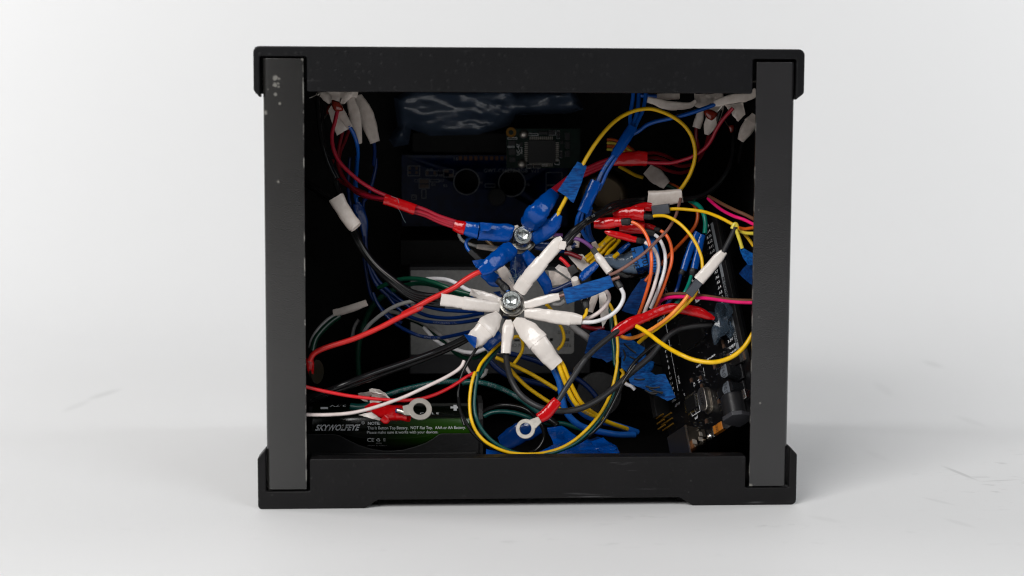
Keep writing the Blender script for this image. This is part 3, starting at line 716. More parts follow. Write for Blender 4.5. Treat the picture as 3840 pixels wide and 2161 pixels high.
for x, y in ((18.9, 7.7), (11.4, 8.3)):
    o = mf(x, y); ax = EX
    i = mb.add('capacitor', lathe([(3.25, 1.2), (3.4, 1.6), (3.15, 2.2), (3.15, 7.0), (2.9, 7.5)], mf(x, y, 0), EZ, 36), 'can_side'); mb.add('capacitor_top', prism([(2.86*cos(q), 2.86*sin(q)) for q in [2*pi*k/30 for k in range(30)]], 7.45, 7.515, lambda u, v, a, x=x, y=y: mf(x+u, y+v, a)), 'can', i)
    mb.add('capacitor_foot', mbox(x-3.4, x+3.4, y-3.4, y+3.4, .05, 1.3), 'can_dark', i, bevel=.5)
    seg = [(2.88*cos(a), 2.88*sin(a)) for a in [radians(-155 + 130*k/14) for k in range(15)]]
    mb.add('black_mark', prism(seg, 7.52, 7.56, lambda u, v, a, x=x, y=y: mf(x+u*1.0, y+v, a)), 'can_dark', i)
    mb.add('printed_text', join(mt('CS', 1.9, x-1.7, y+.9, 'y', 7.6), mt('47', 1.9, x+.2, y+.9, 'y', 7.6), mt('25V', 1.9, x+2.0, y+.9, 'y', 7.6)), 'ink', i)
# crystal can
cr = rounded([(10.9, 24.8), (21.7, 24.8), (21.7, 29.2), (10.9, 29.2)], [2.15]*4, 6)
i = mb.add('crystal', prism(cr, .8, 3.6, mf), 'tin', bevel=.4); mb.add('crystal_base', prism(rounded([(10.3, 24.2), (22.3, 24.2), (22.3, 29.8), (10.3, 29.8)], [2.7]*4, 6), .05, .8, mf), 'tin', i)
mb.add('printed_text', mt('16.000', 2.3, 16.3, 27, '-x', 3.62), 'ink', i)
# chips
def chip(x0, x1, y0, y1, h, sides, pitch=.8, name='chip'):
    i = mb.add(name, mbox(x0, x1, y0, y1, .2, h), 'chip', bevel=.15); o = []
    k = x0+.6
    while k < x1-.4:
        if 'a' in sides: o.append(mbox(k, k+.36, y0-1.3, y0, .1, .5))
        if 'b' in sides: o.append(mbox(k, k+.36, y1, y1+1.3, .1, .5))
        k += pitch
    k = y0+.6
    while k < y1-.4:
        if 'c' in sides: o.append(mbox(x0-1.3, x0, k, k+.36, .1, .5))
        if 'd' in sides: o.append(mbox(x1, x1+1.3, k, k+.36, .1, .5))
        k += pitch
    mb.add('chip_legs', join(*o), 'solder', i, kind='stuff')
chip(43.5, 57.5, 21.5, 35.5, 1.3, 'abcd', .72); chip(16.5, 22.5, 33.5, 39.5, 1.0, 'abcd', .62); chip(13.5, 17.5, 16, 20, 1.2, 'ab', .66); chip(22, 26, 11.2, 14.2, 1.2, 'ab', .66)
for x, y in ((25.5, 18.5), (30.8, 14.8), (28.4, 30.9), (27.7, 28.6), (29.3, 34), (28.5, 19.5), (27.6, 17), (36.5, 12.3), (38.5, 12.3), (34.5, 12.2), (8, 30), (7.6, 28), (9.5, 20.5), (12.8, 21), (26.5, 44), (24, 28.8), (22.5, 16), (29, 10.6), (6.5, 17.2), (31, 9.9)):
    c = random.choice(('resistor', 'can_dark', 'chip', 'chip')); i = mb.add('chip_part', mbox(x-.9, x+.9, y-.55, y+.55, .05, .8), c); mb.add('solder_ends', join(mbox(x-1.25, x-.92, y-.55, y+.55, .05, .7), mbox(x+.92, x+1.25, y-.55, y+.55, .05, .7)), 'solder', i)
for k in range(22):
    x, y = ((5.5+k*1.5, 37-(k % 3)*1.6) if k < 6 else (random.uniform(8, 42), random.uniform(10, 40)))
    if (10 < x < 23 and 24 < y < 40) or (8 < x < 22.5 and y < 12): continue
    i = mb.add('chip_part', mbox(x-.5, x+.5, y-.4, y+.4, .05, .6), 'can_dark'); mb.add('solder_ends', join(mbox(x-.95, x-.52, y-.4, y+.4, .05, .55), mbox(x+.52, x+.95, y-.4, y+.4, .05, .55)), 'solder', i)
# fine solder dots
mb.add('solder_dots', join(*[lathe([(.28, 0), (.22, .3)], mf(random.uniform(5, 90), random.uniform(8, 44), .02), EZ, 6) for _ in range(150)]), 'solder', kind='stuff')
# sockets at the lower end
us = mb.add('usb_socket', mbox(-11, 5.2, 32.0, 43.8, .1, 11), 'can_dark', bevel=.3)
mb.add('usb_side_plate', mbox(-10.98, 5.0, 31.7, 31.97, .6, 10.7), 'mirror_metal', us); mb.add('usb_edge', mbox(-10.99, 5.1, 31.6, 32.3, 10.75, 11.15), 'tin', us)
mb.add('slot', join(mbox(1.5, 3.3, 31.5, 31.68, 2.6, 4.2), mbox(-3.0, -1.0, 31.5, 31.68, 6.6, 8.8), mbox(-1, .8, 31.5, 31.68, 3, 5)), 'dull_tin', us)
jk = mb.add('power_jack', lathe([(5.0, -2), (5.0, 7.0), (4.6, 7.5)], mf(.6, 8.6, 5.4), EX, 36), 'jack_black')
mb.add('jack_flange', prism(rounded([(3.2, .1), (3.2, 7.6), (5.6, 10.8), (11.2, 10.8), (13, 8.4), (13, .1)], [.3, .5, .5, .5, .5, .3]), -3.0, -1.2, lambda u, v, a: mf(a, u, v)), 'jack_grey', jk, bevel=.4); mb.add('jack_base', mbox(-1.1, 6.6, 4.6, 12.4, .1, 4.4), 'jack_black', jk, bevel=.4); mb.add('jack_terminal', mbox(3.4, 7.6, .6, 2.4, 3.0, 6.2), 'solder', jk, bevel=.2)
for x, y, s_ in ((1.4, 23.2, '2E03'),):
    i = mb.add('fuse', mbox(x-1.8, x+1.8, y-3.0, y+2.4, .1, 2.2), 'tantalum', bevel=.25); mb.add('fuse_end', join(mbox(x-1.9, x+1.9, y-3.9, y-3.05, .1, 2.0), mbox(x-1.9, x+1.9, y+2.45, y+3.1, .1, 2.0)), 'solder', i)
    mb.add('printed_text', mt(s_, 1.9, x, y, 'x' if s_[0] == '2' else '-x', 2.22), 'ink', i)
mb.add('solder_joint', lathe([(1.7, 0), (1.7, .5), (1.1, 1.4), (.3, 1.7)], mf(1.0, 29.6, .02), EZ, 20), 'solder')
for k in range(3):
    for q in (0, 1): mb.add('header_pin', mbox(13.2+2.54*k, 13.8+2.54*k, 45+q*2.4, 52, 4+q*2.6, 4.6+q*2.6), 'gold')
mb.add('regulator', mbox(22, 28, 3.2, 7.6, .2, 2.2), 'chip', bevel=.2); mb.add('regulator_tab', mbox(22.6, 27.4, 1.2, 3.1, .2, 1.0), 'solder')
mb.done()
gl = Thing('glue_blob', 'cloudy hot glue blob over the pins of the black controller board', 'glue')
def blob(c, pts, d, sc, seed, amp=.25):
    V, Fc = lathe([(max(.02, cos(q)), sin(q)) for q in [pi*(k/16-.5) for k in range(17)]], Vector(), Vector((0, 0, 1)), 20)
    o = P(c, *pts, d); out = []
    for v in V:
        k = 1 + amp*noise.noise(v*1.6 + Vector((seed, 0, 0))) ; out.append(o + Vector((v.x*sc[0], v.y*sc[1], v.z*sc[2]))*k)
    return out, Fc
gl.add('glue', blob('I', (1830, 480), 36, (5.2, 2.4, 6.5), 3, 1.2), 'glue'); gl.done()
# ------------------------------------------------------------------ the two terminal bolts
def bolt(c, x, y, d, ax, label, marks):
    ax = Vector(ax).normalized(); o = P(c, x, y, d)          # centre of the head's top face
    t = Thing('cap_screw', label, 'bolt', 'socket head bolts holding the wire terminals')
    V, Fc = [], []; seg = 48; u = ax.orthogonal().normalized(); u = (Vector((1, 0, 0)) - ax*ax.x).normalized(); v = ax.cross(u)
    def ring(r, h, hexa=0, kn=0):
        s = len(V)
        for k in range(seg):
            a = 2*pi*k/seg; rr = r
            if hexa: q = (a + pi/6) % (pi/3) - pi/6; rr = r/cos(q)
            if kn: rr = r + (kn if k % 2 else -kn)
            V.append(o + (u*cos(a)+v*sin(a))*rr + ax*h)
        return s
    rs = [ring(4.2, -5), ring(4.3, -4.7), ring(4.3, -1.3, kn=.06), ring(4.22, -.9), ring(4.0, -.25), ring(3.7, 0), ring(2.75, 0), ring(2.35, -.35), ring(2.2, -.5, 1), ring(2.15, -2.7, 1), ring(.4, -3.5)]
    rs.insert(2, ring(4.3, -4.6, kn=.06))
    for a, b in zip(rs, rs[1:]):
        for k in range(seg): Fc.append((a+k, a+(k+1) % seg, b+(k+1) % seg, b+k))
    Fc.append(tuple(range(rs[-1], rs[-1]+seg)))
    hd_ = t.add('head', (V, Fc), 'screw_steel')
    fr = lambda p, q, a=0: o + u*p + v*q + ax*(a+.01)
    sh = []
    for k in range(9):
        a = radians(marks + 20*k); sh.append(lathe([(.26, 0), (.2, .09), (.02, .12)], fr(3.2*cos(a), 3.2*sin(a)), ax, 8))
    t.add('raised_marks', join(*sh), 'screw_steel', hd_)
    t.add('washer', lathe([(2.2, -6.1), (4.9, -6.1), (4.9, -5.1), (2.2, -5.1)], o, ax, 36), 'tin')
    t.add('nut', lathe([(4.9, -13), (5.3, -12.6), (5.3, -8.8), (4.9, -8.4)], o, ax, 6), 'tin')
    t.add('shank', lathe([(2.4, -40), (2.4, -5)], o, ax, 20), 'dark_metal')
    for k in range(3):
        t.add('terminal_ring', lathe([(2.6, -7.0-k*.95), (5.1, -7.0-k*.95), (5.1, -6.3-k*.95), (2.6, -6.3-k*.95)], o + u*random.uniform(-.5, .5) + v*random.uniform(-.5, .3), (ax + Vector((random.uniform(-.12, .12), 0, random.uniform(-.12, .12)))), 32), 'dull_tin' if k == 1 else 'tin')
    t.done()
bolt('F', 1247, 452, 50, (.02, -.9, .44), 'upper steel socket head bolt ringed by blue taped terminals', 20)
bolt('G', 752, 255, 36, (-.02, -.9, .43), 'lower steel socket head bolt ringed by white taped terminals', 90)

# ------------------------------------------------------------------ white taped terminals round the lower bolt
WG = 'white taped terminals round the lower bolt'
t = Thing('terminal_lead', 'white taped terminal with a bundle of thick black wires leaving to the left', 'cable', WG)
t.wrap('R', '1372,722,150 1150,695,170 920,662,178 740,632,186 566,612,194', [41, 37, 37], 'white_tape', steps=(.55,), crum=.05, sq=.7)
for dx, dy, dd, s in ((0, 0, 0, 1), (0, 24, 2, .9), (8, 48, 0, .95), (0, 66, 3, 1.05)):
    y = lambda a, k: a + dy*k
    t.wire('E', ' '.join('%g,%g' % q for q in [(470+dx*3, 240), (520-dx, 370+dy*.2), (600, 560+dy*.3), (690+dx*3-dy*.6, 790), (800-dy*.5, 1000+dy*.3), (950-dy*.3, 1195+dy*.5), (1150, 1362+dy*1.1), (1330, 1480+dy*1.2), (1500, 1527+dy*1.5), (1720, 1545+dy*1.7)]), [62, 56, 48, 42, 40], 1.12, 'black')
t.wrap('E', '485,430,178 560,560,160 640,680,158 712,765,160', [50, 46], 'dull_tape', flat=.6, steps=(.9,), crum=.03, sq=.65)
t.wire('A', '885,640 880,760 890,930 915,1120 960,1300 1010,1445 1085,1600', [62, 60, 58], 1.0, 'black'); t.wire('A', '905,650 925,900 940,1150 985,1330 1040,1450 1110,1600', [66, 62, 60], .95, 'black')
t.wire('E', '110,230 250,300 370,390 470,450', [60, 54, 50], .8, 'black'); t.wire('E', '110,275 250,360 350,440 430,490', [66, 58, 50], .7, 'black')
t.done()
t = Thing('terminal_lead', 'white taped terminal with green and white wires, half under the black bundle', 'cable', WG)
t.wrap('R', '1425,640,100 1270,590,120 1130,545,128 985,505,110', [46, 50], 'white_tape', steps=(.4,), flat=.4)
t.flag('R', '980,440 1040,500 1120,560 1165,600 1100,610 1020,530', 'white_tape', 47, amp=.3, cuts=3)
t.wrap('R', '1030,535,90 985,540,90', 50, 'blue_tape', hole=(0, 1), flat=.35)
t.wire('R', '1010,545 900,515 760,475 600,412 450,360 300,325 150,316 0,330 -150,380 -300,450', [51, 58, 68, 78], 1.0, 'green')
t.wire('R', '1000,560 850,540 700,495 560,440 400,400 250,388 90,408 -60,440', [52, 60, 70, 80], 1.0, 'green')
t.wire('R', '1010,510 900,455 800,395 700,350 600,325 480,318 380,322', [53, 60, 74], .95, 'white')
t.wire('R', '1000,570 860,565 760,545 660,505 560,470', [56, 64, 74], .85, 'deep_green')
t.done()
t = Thing('terminal_lead', 'long white taped terminal rising to the right with thin black printed wires', 'cable', WG)
t.wrap('T', '245,1400,270 420,1150,305 560,990,320 720,800,300 880,620,310 1000,485,305 1085,420,230', [38, 34, 34, 36], 'white_tape', steps=(.12, .47), crum=.05, sq=.72)
t.wrap('T', '1075,600,110 1085,520,130 1100,440,110', 33.5, 'white_tape', name='tape_crease', flat=.25, hole=(0, 0), crum=.2)
bl = ('40,990 150,850 300,705 480,560 700,430 950,300 1250,205 1500,160 1760,130', '80,1000 240,800 430,640 640,540 860,400 1100,300 1400,230 1760,165', '110,1060 300,820 480,640 660,520 900,300 1050,215 1300,165 1760,110', '70,980 250,730 520,545 760,440 1000,330 1300,270 1760,200')
for k, b_ in enumerate(bl):
    t.wire('S', b_, [35, 34+k, 42, 52, 62], .78, 'black', prt=[('1001  0.8', 1.5, .30), ('1001', 1.5, .52)] if k == 0 else [('106C  0R', 1.5, .25)] if k == 2 else None)
t.done()
t = Thing('terminal_lead', 'slim white taped terminal with a brown wire and blue paper label to the right', 'cable', WG)
t.wrap('G', '925,325,90 1000,312,120 1150,268,126 1280,235,118 1375,214,100', [37, 35], 'white_tape', steps=(.1,), crum=.04)
t.wire('G', '1360,215 1430,195 1550,160 1750,110 1950,40 2050,0 2150,-40', [35, 32, 31], .68, 'brown')
t.wire('H', '290,1320 400,1272 550,1178 750,1030 900,885 1050,725 1150,555 1200,390 1215,330', [31, 33, 40, 54], .68, 'brown')
t.wrap('G', '1445,215,200 1600,172,190 1800,110,185 2055,12,150', [33, 30], 'painter_tape', name='paper_label', flat=.28, crum=.025, sq=.45, label='blue paper label folded round the brown wire')
t.done()
t = Thing('terminal_lead', 'wide white taped terminal pointing right with two white wires and a yellow one', 'cable', WG)
t.wrap('G', '925,440,110 1000,440,150 1130,452,176 1300,478,190 1515,508,200', [36, 33], 'white_tape', steps=(.0,), crum=.06, sq=.7)
t.wrap('G', '1500,500,170 1580,508,150 1660,520,118', 33.4, 'white_tape', flat=.7, crum=.03)
t.wire('G', '1640,550 1830,542 2000,480 2120,390 2190,280 2205,190 2170,105', [34, 28, 30], .88, 'white'); t.wire('G', '1640,510 1760,490 1900,410 2000,290 2015,200 1970,135 1900,100', [36, 36, 40], .88, 'pale')
t.wire('G', '1640,505 1690,478 1720,430 1728,360', [34, 33], .72, 'yellow')
t.wrap('G', '1728,385,50 1722,350,84 1705,280,92 1690,255,80', [33, 35], 'boot', name='boot', flat=.95, hole=(0, 0)); t.wrap('G', '1700,285,90 1688,220,90', 35.5, 'white_tape', flat=.9)
t.wrap('G', '2175,120,60 2160,90,88 2120,30,84 2080,-30,80', [31, 34], 'boot', name='boot', flat=.95, hole=(0, 0))
t.done()
t = Thing('terminal_lead', 'largest white taped terminal pointing down right with blue and yellow cables', 'cable', WG)
t.wrap('G', '800,520,90 900,600,210 1010,710,275 1120,840,272 1230,985,250 1335,1102,222', [35, 27, 27], 'white_tape', steps=(.55,), crum=.07, sq=.7)
t.wire('K', '1090,10 1140,110 1200,250 1230,420 1265,560 1330,660 1440,745 1600,795 1850,845 2050,850', [29, 32, 40, 55], 1.42, 'cable_blue')
t.wire('K', '1120,20 1200,200 1300,400 1400,540 1500,630 1650,690 1850,745 2080,820', [32, 36, 46, 58], 1.4, 'cable_blue')
t.wire('K', '1130,-40 1190,60 1250,210 1320,380 1400,510 1500,590 1640,655 1800,725 1970,785', [27, 27, 30, 40, 54], .98, 'yellow', prt=[('0.88888  0000', 1.5, .45)])
t.wire('K', '1170,-40 1240,60 1300,210 1370,360 1450,490 1560,585 1690,665', [28, 28, 31, 40], .95, 'yellow')
t.done()
t = Thing('terminal_lead', 'narrow white taped terminal pointing down with a dark grey rubber wire', 'cable', WG)
t.wrap('G', '715,520,80 715,600,150 705,700,160 690,800,132 678,955,128', [36, 32], 'white_tape', crum=.04, flat=.75)
t.wire('K', '595,-60 600,20 620,120 660,235 740,370 850,470 1000,545 1180,580 1400,560 1600,475 1800,335 2000,160 2200,-5 I:1070,815 I:1150,720 I:1240,625 I:1350,560 I:1480,530 I:1600,515 I:1720,505', [33, 20, 15, 15, 20, 28, 36, 41, 40], 1.28, 'rubber')
t.done()
t = Thing('terminal_lead', 'white taped terminal pointing down left with blue tape inside and thick black cables', 'cable', WG)
t.wrap('G', '585,460,130 500,545,235 420,630,275 320,735,262 235,810,210', [37, 30, 30], 'white_tape', steps=(.5,), crum=.07, sq=.75)
t.wrap('G', '290,740,190 225,800,200', 33, 'blue_tape', flat=.4, hole=(0, 1)); t.flag('G', '140,705,27 225,715,26 305,745,26 300,830,27 285,885,28 215,815,28', 'blue_tape', name='inner_tape', amp=.25, cuts=3)
t.wire('J', '1990,540 1900,590 1750,660 1560,740 1380,805 1150,885 950,955 750,1030 560,1105 380,1175 150,1250', [34, 30, 22, 16, 20], 1.25, 'black'); t.wire('J', '1990,575 1900,625 1750,700 1560,780 1380,850 1150,925 950,1000 750,1070 560,1140 380,1205 150,1275', [35, 32, 25, 20, 24], 1.2, 'black')
t.wire('J', '2090,670 2040,745 1985,830 1915,970 1880,1100 1868,1230 1890,1400 1940,1560', [34, 28, 20], .62, 'black')
t.done()

# ------------------------------------------------------------------ blue taped terminals round the upper bolt
BG = 'blue taped terminals round the upper bolt'
t = Thing('terminal_lead', 'blue taped terminal on the left with crimson wires in two red tape bands', 'cable', BG)
t.wrap('F', '1100,440,170 1060,430,228 900,425,232 780,415,230 665,405,236', [51, 48], 'blue_tape', crum=.05, sq=.65); t.wrap('F', '672,405,205 560,380,195 465,355,150', [48, 49], 'blue_tape', crum=.03)
t.flag('F', '690,290 840,305 830,385 790,405 705,400', 'blue_tape', 44.5, amp=.15, cuts=2, thick=.3)
t.wrap('E', '1950,780,150 1900,765,150 1840,745,125 1825,740,120', [49, 50], 'red_tape', crum=.04, flat=.7)
t.wrap('E', '1030,445,120 1200,500,132 1380,565,135', [52, 51], 'red_tape', steps=(.06,), crum=.03, flat=.7)
for k, (o1, o2) in enumerate(((-38, -30), (-10, -4), (16, 20), (38, 40))):
    t.wire('E', '1360,%g 1500,%g 1650,%g 1845,%g' % (555+o1, 600+o1*.9, 665+o1*.8+k*2, 735+o1*.9), [52+k % 2, 51], .80, 'crimson')
t.wire('A', '1105,830 1080,950 1045,1090 1050,1230 1090,1350 1150,1440 1240,1530 1370,1640 1540,1745 1740,1830', [58, 56, 54, 52], .85, 'crimson')
t.wire('E', '600,280 690,340 790,390 900,420 1050,440', [70, 60, 53], .8, 'crimson'); t.wire('A', '1160,1070 1120,1250 1110,1400 1130,1520 1210,1640 1330,1740 1520,1805 1740,1850', [72, 70, 62, 53], .8, 'dark_red')
t.wire('E', '455,0 440,60 480,170 560,260 680,320 800,370 920,430 1050,470', [80, 76, 66, 54], .8, 'dark_red'); t.wire('A', '1240,1050 1180,1200 1130,1330 1130,1480 1230,1680 1400,1800 1740,1870', [84, 80, 68, 55], .8, 'dark_red')
t.done()
t = Thing('terminal_lead', 'blue taped terminal pointing down left with one thick red wire', 'cable', BG)
t.wrap('F', '1110,610,170 1060,660,225 960,735,235 860,815,232 770,885,205 690,940,130', [49, 43, 40], 'blue_tape', steps=(.3,), crum=.10, sq=.75)
t.wire('J', 'R:1150,212 R:1040,255 R:900,340 R:760,440 R:600,522 R:400,618 R:200,730 R:40,815 1440,225 1352,265 1200,335 1000,440 850,510 700,572 550,620 400,665 290,710 220,760 185,830', [41, 39, 36, 30, 26, 24], 1.15, 'red', prt=[('20.002', 1.7, .47)])
t.wrap('J', '180,800,90 190,880,84 200,975,60', [25, 27], 'red_tape', flat=.5)
c = P('J', 262, 950, 30); t.add('ring_terminal', lathe([(3.1, -.4), (5.0, -.4), (5.0, .4), (3.1, .4)], c, Vector((.86, -.5, .05)), 32), 'dark_metal')
t.done()
t = Thing('terminal_lead', 'large shiny blue taped terminal pointing up right above the upper bolt', 'cable', BG)
t.wrap('F', '1300,360,150 1345,290,260 1420,190,290 1500,90,270 1590,-20,220 1650,-90,170', [52, 45, 46, 52], 'blue_tape', steps=(.45,), crum=.08, sq=.8)
for k in (-1, 0, 1):
    t.wire('C', '%g,%g %g,%g 420,%g 600,%g 800,%g 960,%g' % (180+k*14, 1300+k*18, 280, 1220+k*26, 1120+k*30, 1040+k*34, 950+k*32, 900+k*26), [53, 60, 64, 66], .85, 'crimson')
t.wrap('C', '900,915,120 1020,900,150 1140,890,168 1285,890,160', 66, 'red_tape', steps=(), crum=.07, flat=.5)
t.wire('C', '1270,935 1420,942 1560,940 1700,905 1810,865 1930,785 2010,690 2075,560 2150,445 2260,320', [66, 64, 60, 55], .85, 'crimson'); t.wire('C', '1270,830 1380,825 1480,850 1620,915', [68, 74, 80], .8, 'dark_red'); t.wire('C', '1270,920 1400,965 1540,1030 1680,1050 1800,1020', [70, 76, 80], .8, 'dark_red'); t.wire('C', '1270,880 1420,890 1560,945 1690,980 1840,930 1930,800 1990,620', [70, 76, 82, 84], .8, 'dark_red')
t.done()
t = Thing('terminal_lead', 'slimmer blue taped terminal beside the big one, with a looping yellow wire', 'cable', BG)
t.wrap('F', '1385,520,150 1450,470,180 1560,390,205 1650,300,190 1715,190,110', [53, 48, 47], 'blue_tape', steps=(.75,), crum=.05)
t.wire('F', '1690,215 1730,120 1770,50 1830,-70', [47, 46], .85, 'yellow')
t.wire('C', '290,1490 340,1400 390,1305 440,1190 520,1040 600,890 700,730 830,560 960,440 1090,370 1220,335 1340,330 1480,370 1600,430 1710,520 1790,640 1830,790 1825,920 1780,1060 1715,1175 1640,1280', [46, 45, 47, 52, 58, 62], .85, 'yellow')
t.flag('C', '500,925,44 605,975,45 545,1170,43 455,1395,43 420,1370,43 390,1335,43 275,1255,44 380,1100,44', 'painter_tape', name='paper_label', amp=.35, thick=.5, label='blue paper label folded over the yellow wire')
t.done()
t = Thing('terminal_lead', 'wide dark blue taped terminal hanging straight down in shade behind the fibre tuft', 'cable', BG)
t.wrap('F', '1190,690,110 1190,800,210 1200,900,250 1220,1010,240 1240,1090,160', [56, 58], 'shaded_blue_tape', crum=.06, flat=.4); t.done()
t = Thing('terminal_lead', 'blue taped terminal running down behind the long white one with a navy cable', 'cable', BG)
t.wrap('F', '1270,680,100 1330,760,140 1400,860,150 1460,960,150 1540,1080,150 1585,1200,120', [52, 54, 56], 'blue_tape', crum=.05); t.wire('F', '1580,1195 1700,1160 1850,1090 1960,1040', [56, 54], 1.3, 'navy'); t.done()
t = Thing('terminal_lead', 'dark blue taped terminal behind the upper bolt on the right with a dark red wire', 'cable', BG)
t.wrap('F', '1400,590,100 1500,600,130 1650,620,130 1780,640,100', [58, 62], 'shaded_blue_tape', crum=.05); t.wire('T', '1130,670 1210,675 1320,715 1460,775', [60, 58], .95, 'dark_red'); t.done()
t = Thing('taped_lead', 'small blue taped lead with black boot below the red wire', 'cable')
t.wrap('F', '735,940,120 830,1000,170 900,1055,160 960,1065,110', [50, 48], 'blue_tape', crum=.08, flat=.5)
t.flag('F', '585,790 700,770 760,765 700,870 640,880', 'blue_tape', 48, amp=.7)
t.wrap('F', '920,1050,80 990,1110,95 1030,1150,105 1050,1185,80', [46, 42], 'boot', name='boot', flat=.9, crum=.12, hole=(0, 0)); t.wire('F', '1040,1170 1065,1195 1085,1220', [42, 41], .8, 'cable_blue'); t.wire('T', '-60,1320 -20,1345 20,1350', [44, 44], .7, 'bright_red'); t.done()
t = Thing('jumper_lead', 'blue jumper wire with a black plug beside the lower left blue terminal', 'cable')
t.wire('F', '655,475 590,480 535,510 512,565 525,620 560,670', [56, 52], .8, 'blue'); t.add('plug', tube([P('F', 560, 655, 52), P('F', 700, 790, 51)], 1.5, 4), 'connector', bevel=.2); t.done()
t = Thing('jumper_lead', 'grey wire with a white sleeve behind the upper bolt', 'cable')
t.wire('F', '415,430 425,480 470,535 560,575 660,605', [66, 62], .72, 'grey'); t.wrap('F', '650,605,56 740,612,72 930,640,80', [62, 60], 'dull_tape', flat=.9, crum=.03); t.done()
one_wire('wire', 'dull brown wire behind the left blue terminal', 'F', '770,520 830,575 880,640 930,760 1010,880 1080,990 1140,1080', [72, 68, 66], .8, 'tan', 'wire')
t = Thing('terminal_tape', 'white tape lying behind the upper bolt head', 'tape'); t.wrap('F', '1050,440,90 1130,400,110 1200,360,80', [62, 60], 'white_tape', flat=.4); t.done()
t = Thing('taped_lead', 'white taped lead standing behind the small black boot', 'cable'); t.wrap('F', '960,880,120 1030,1000,150 1080,1150,150 1110,1230,140', [56, 54], 'dull_tape', flat=.5, steps=(.8,)); t.flag('F', '860,1190 930,1250 1010,1290 950,1180', 'shaded_blue_tape', 57, amp=.3); t.done()
t = Thing('thread_tuft', 'tangled tuft of pale fibres between the two bolts', 'fibres')
for k in range(15):
    p0 = P('T', 200+random.uniform(-60, 50), 1180+random.uniform(-90, 110), 42); pp = [p0]
    for q in range(5): pp.append(pp[-1] + Vector((random.uniform(-2.2, 2.2), random.uniform(-1, 1), random.uniform(-2.2, 2.2))))
    t.add('fibre', tube(smooth(pp, 5), .05, 4), 'fibre')
t.add('fibre', tube(path('T', '165,740 160,900 175,1050 190,1150', 44), .1, 4), 'fibre'); t.add('fibre', tube(path('T', '250,1100 330,1050 440,1035', 42), .07, 4), 'fibre'); t.done()
# ------------------------------------------------------------------ corner clusters of taped joints
def cap_blob(c, pts, d, label):
    t = Thing('disc_capacitor', label, 'capacitor')
    bm = bmesh.new(); q = parse(pts); ce = (sum(a[0] for a in q)/len(q), sum(a[1] for a in q)/len(q)); V, Fc = [], []
    n = len(q); layers = ((-2.0, .35), (-1.7, .72), (-.9, .95), (0, 1), (.9, .95), (1.7, .72), (2.0, .35))
    sm = smooth([Vector((a[0], a[1], 0)) for a in q] + [Vector((*q[0], 0))], 5)[:-1]
    for dy, k in layers:
        for a in sm: V.append(P(c, ce[0]+(a.x-ce[0])*k, ce[1]+(a.y-ce[1])*k, d+dy))
    m_ = len(sm)
    for i in range(len(layers)-1):
        for j in range(m_): Fc.append((i*m_+j, i*m_+(j+1) % m_, (i+1)*m_+(j+1) % m_, (i+1)*m_+j))
    Fc += [tuple(range(m_)), tuple(range((len(layers)-1)*m_, len(layers)*m_))]
    bm.free(); t.add('body', (V, Fc), 'capacitor'); return t
t = Thing('taped_joint', 'topmost crumpled white tape under the lid in the left corner', 'tape')
t.flag('A', '860,600 1340,600 1330,690 1240,670 1180,760 1060,700 930,690', 'dull_tape', 62, amp=1.0); t.wrap('A', '920,640,60 980,680,90 1030,740,60', [58, 58], 'dull_tape', flat=.5); t.add('bare_wire', tube(path('A', '785,690 830,672 870,650', [56, 58]), .25, 6), 'tin'); t.add('bare_wire', tube(path('A', '860,630 880,655 900,640', 56), .25, 6), 'tin'); t.done()
t = Thing('taped_joint', 'torn square flap of white tape behind the red capacitor in the left corner', 'tape'); t.flag('A', '1035,770 1150,820 1225,1040 1100,1115 1045,980 1000,835', 'dull_tape', 63, amp=.5); t.done()
def joint(label, c, tp, d, wires, mat='dull_tape', **k):
    t = Thing('taped_joint', label, 'cable'); t.wrap(c, tp, d, mat, **k)
    for a in wires: t.wire(*a)
    t.done()
joint('white taped joint angled down with a blue wire in the left corner', 'A', '1120,790,70 1160,880,95 1250,1025,78', [60, 57], [('A', '1235,1000 1285,1080 1325,1200 1335,1320 1320,1500 1310,1650 1340,1800', [57, 62, 74, 80], .85, 'blue')], steps=(.5,))
joint('longest white taped joint hanging straight down in the left corner', 'A', '1235,640,70 1270,760,110 1300,880,140 1320,1000,130 1355,1205,60', [66, 62], [('A', '1240,650 1225,600', [66, 66], .9, 'tan')], steps=(.45,))
joint('wide shaded white taped joint with a blue wire on the right of the corner cluster', 'A', '1320,680,130 1400,820,165 1460,980,165 1530,1190,110', [74, 70], [('A', '1510,1150 1525,1300 1515,1450', [71, 78], .85, 'navy'), ('E', '935,-20 930,100 895,250 850,400 800,470 790,560', [78, 82, 86], .85, 'navy')], flat=.5)
t = cap_blob('A', '1040,705 1090,720 1130,735 1165,790 1165,835 1105,842 1065,830 1035,760', 54, 'red-brown capacitor on top of the red wire in the left corner'); t.add('lead', tube([P('A', 1130, 740, 54), P('A', 1145, 690, 56)], .3, 6), 'tin'); t.done()
t = cap_blob('A', '985,770 1020,760 1030,810 1010,870 975,860', 72, 'small dark capacitor half hidden behind the left corner tape'); t.add('lead', tube([P('A', 985, 870, 70), P('A', 930, 945, 68)], .4, 6), 'tin'); t.done()
t = Thing('wire_bundle', 'dark blue wires joined by blue tape hanging down the left wall', 'cable')
t.wrap('E', '710,490,90 745,570,120 790,700,110 810,860,60', [82, 84], 'shaded_blue_tape', crum=.04, flat=.6)
t.wire('E', '640,-30 625,150 620,300 635,450 660,560', [84, 86, 84], .85, 'navy'); t.wire('E', '725,-40 715,100 700,250 705,400 725,520', [80, 84, 82], .9, 'blue')
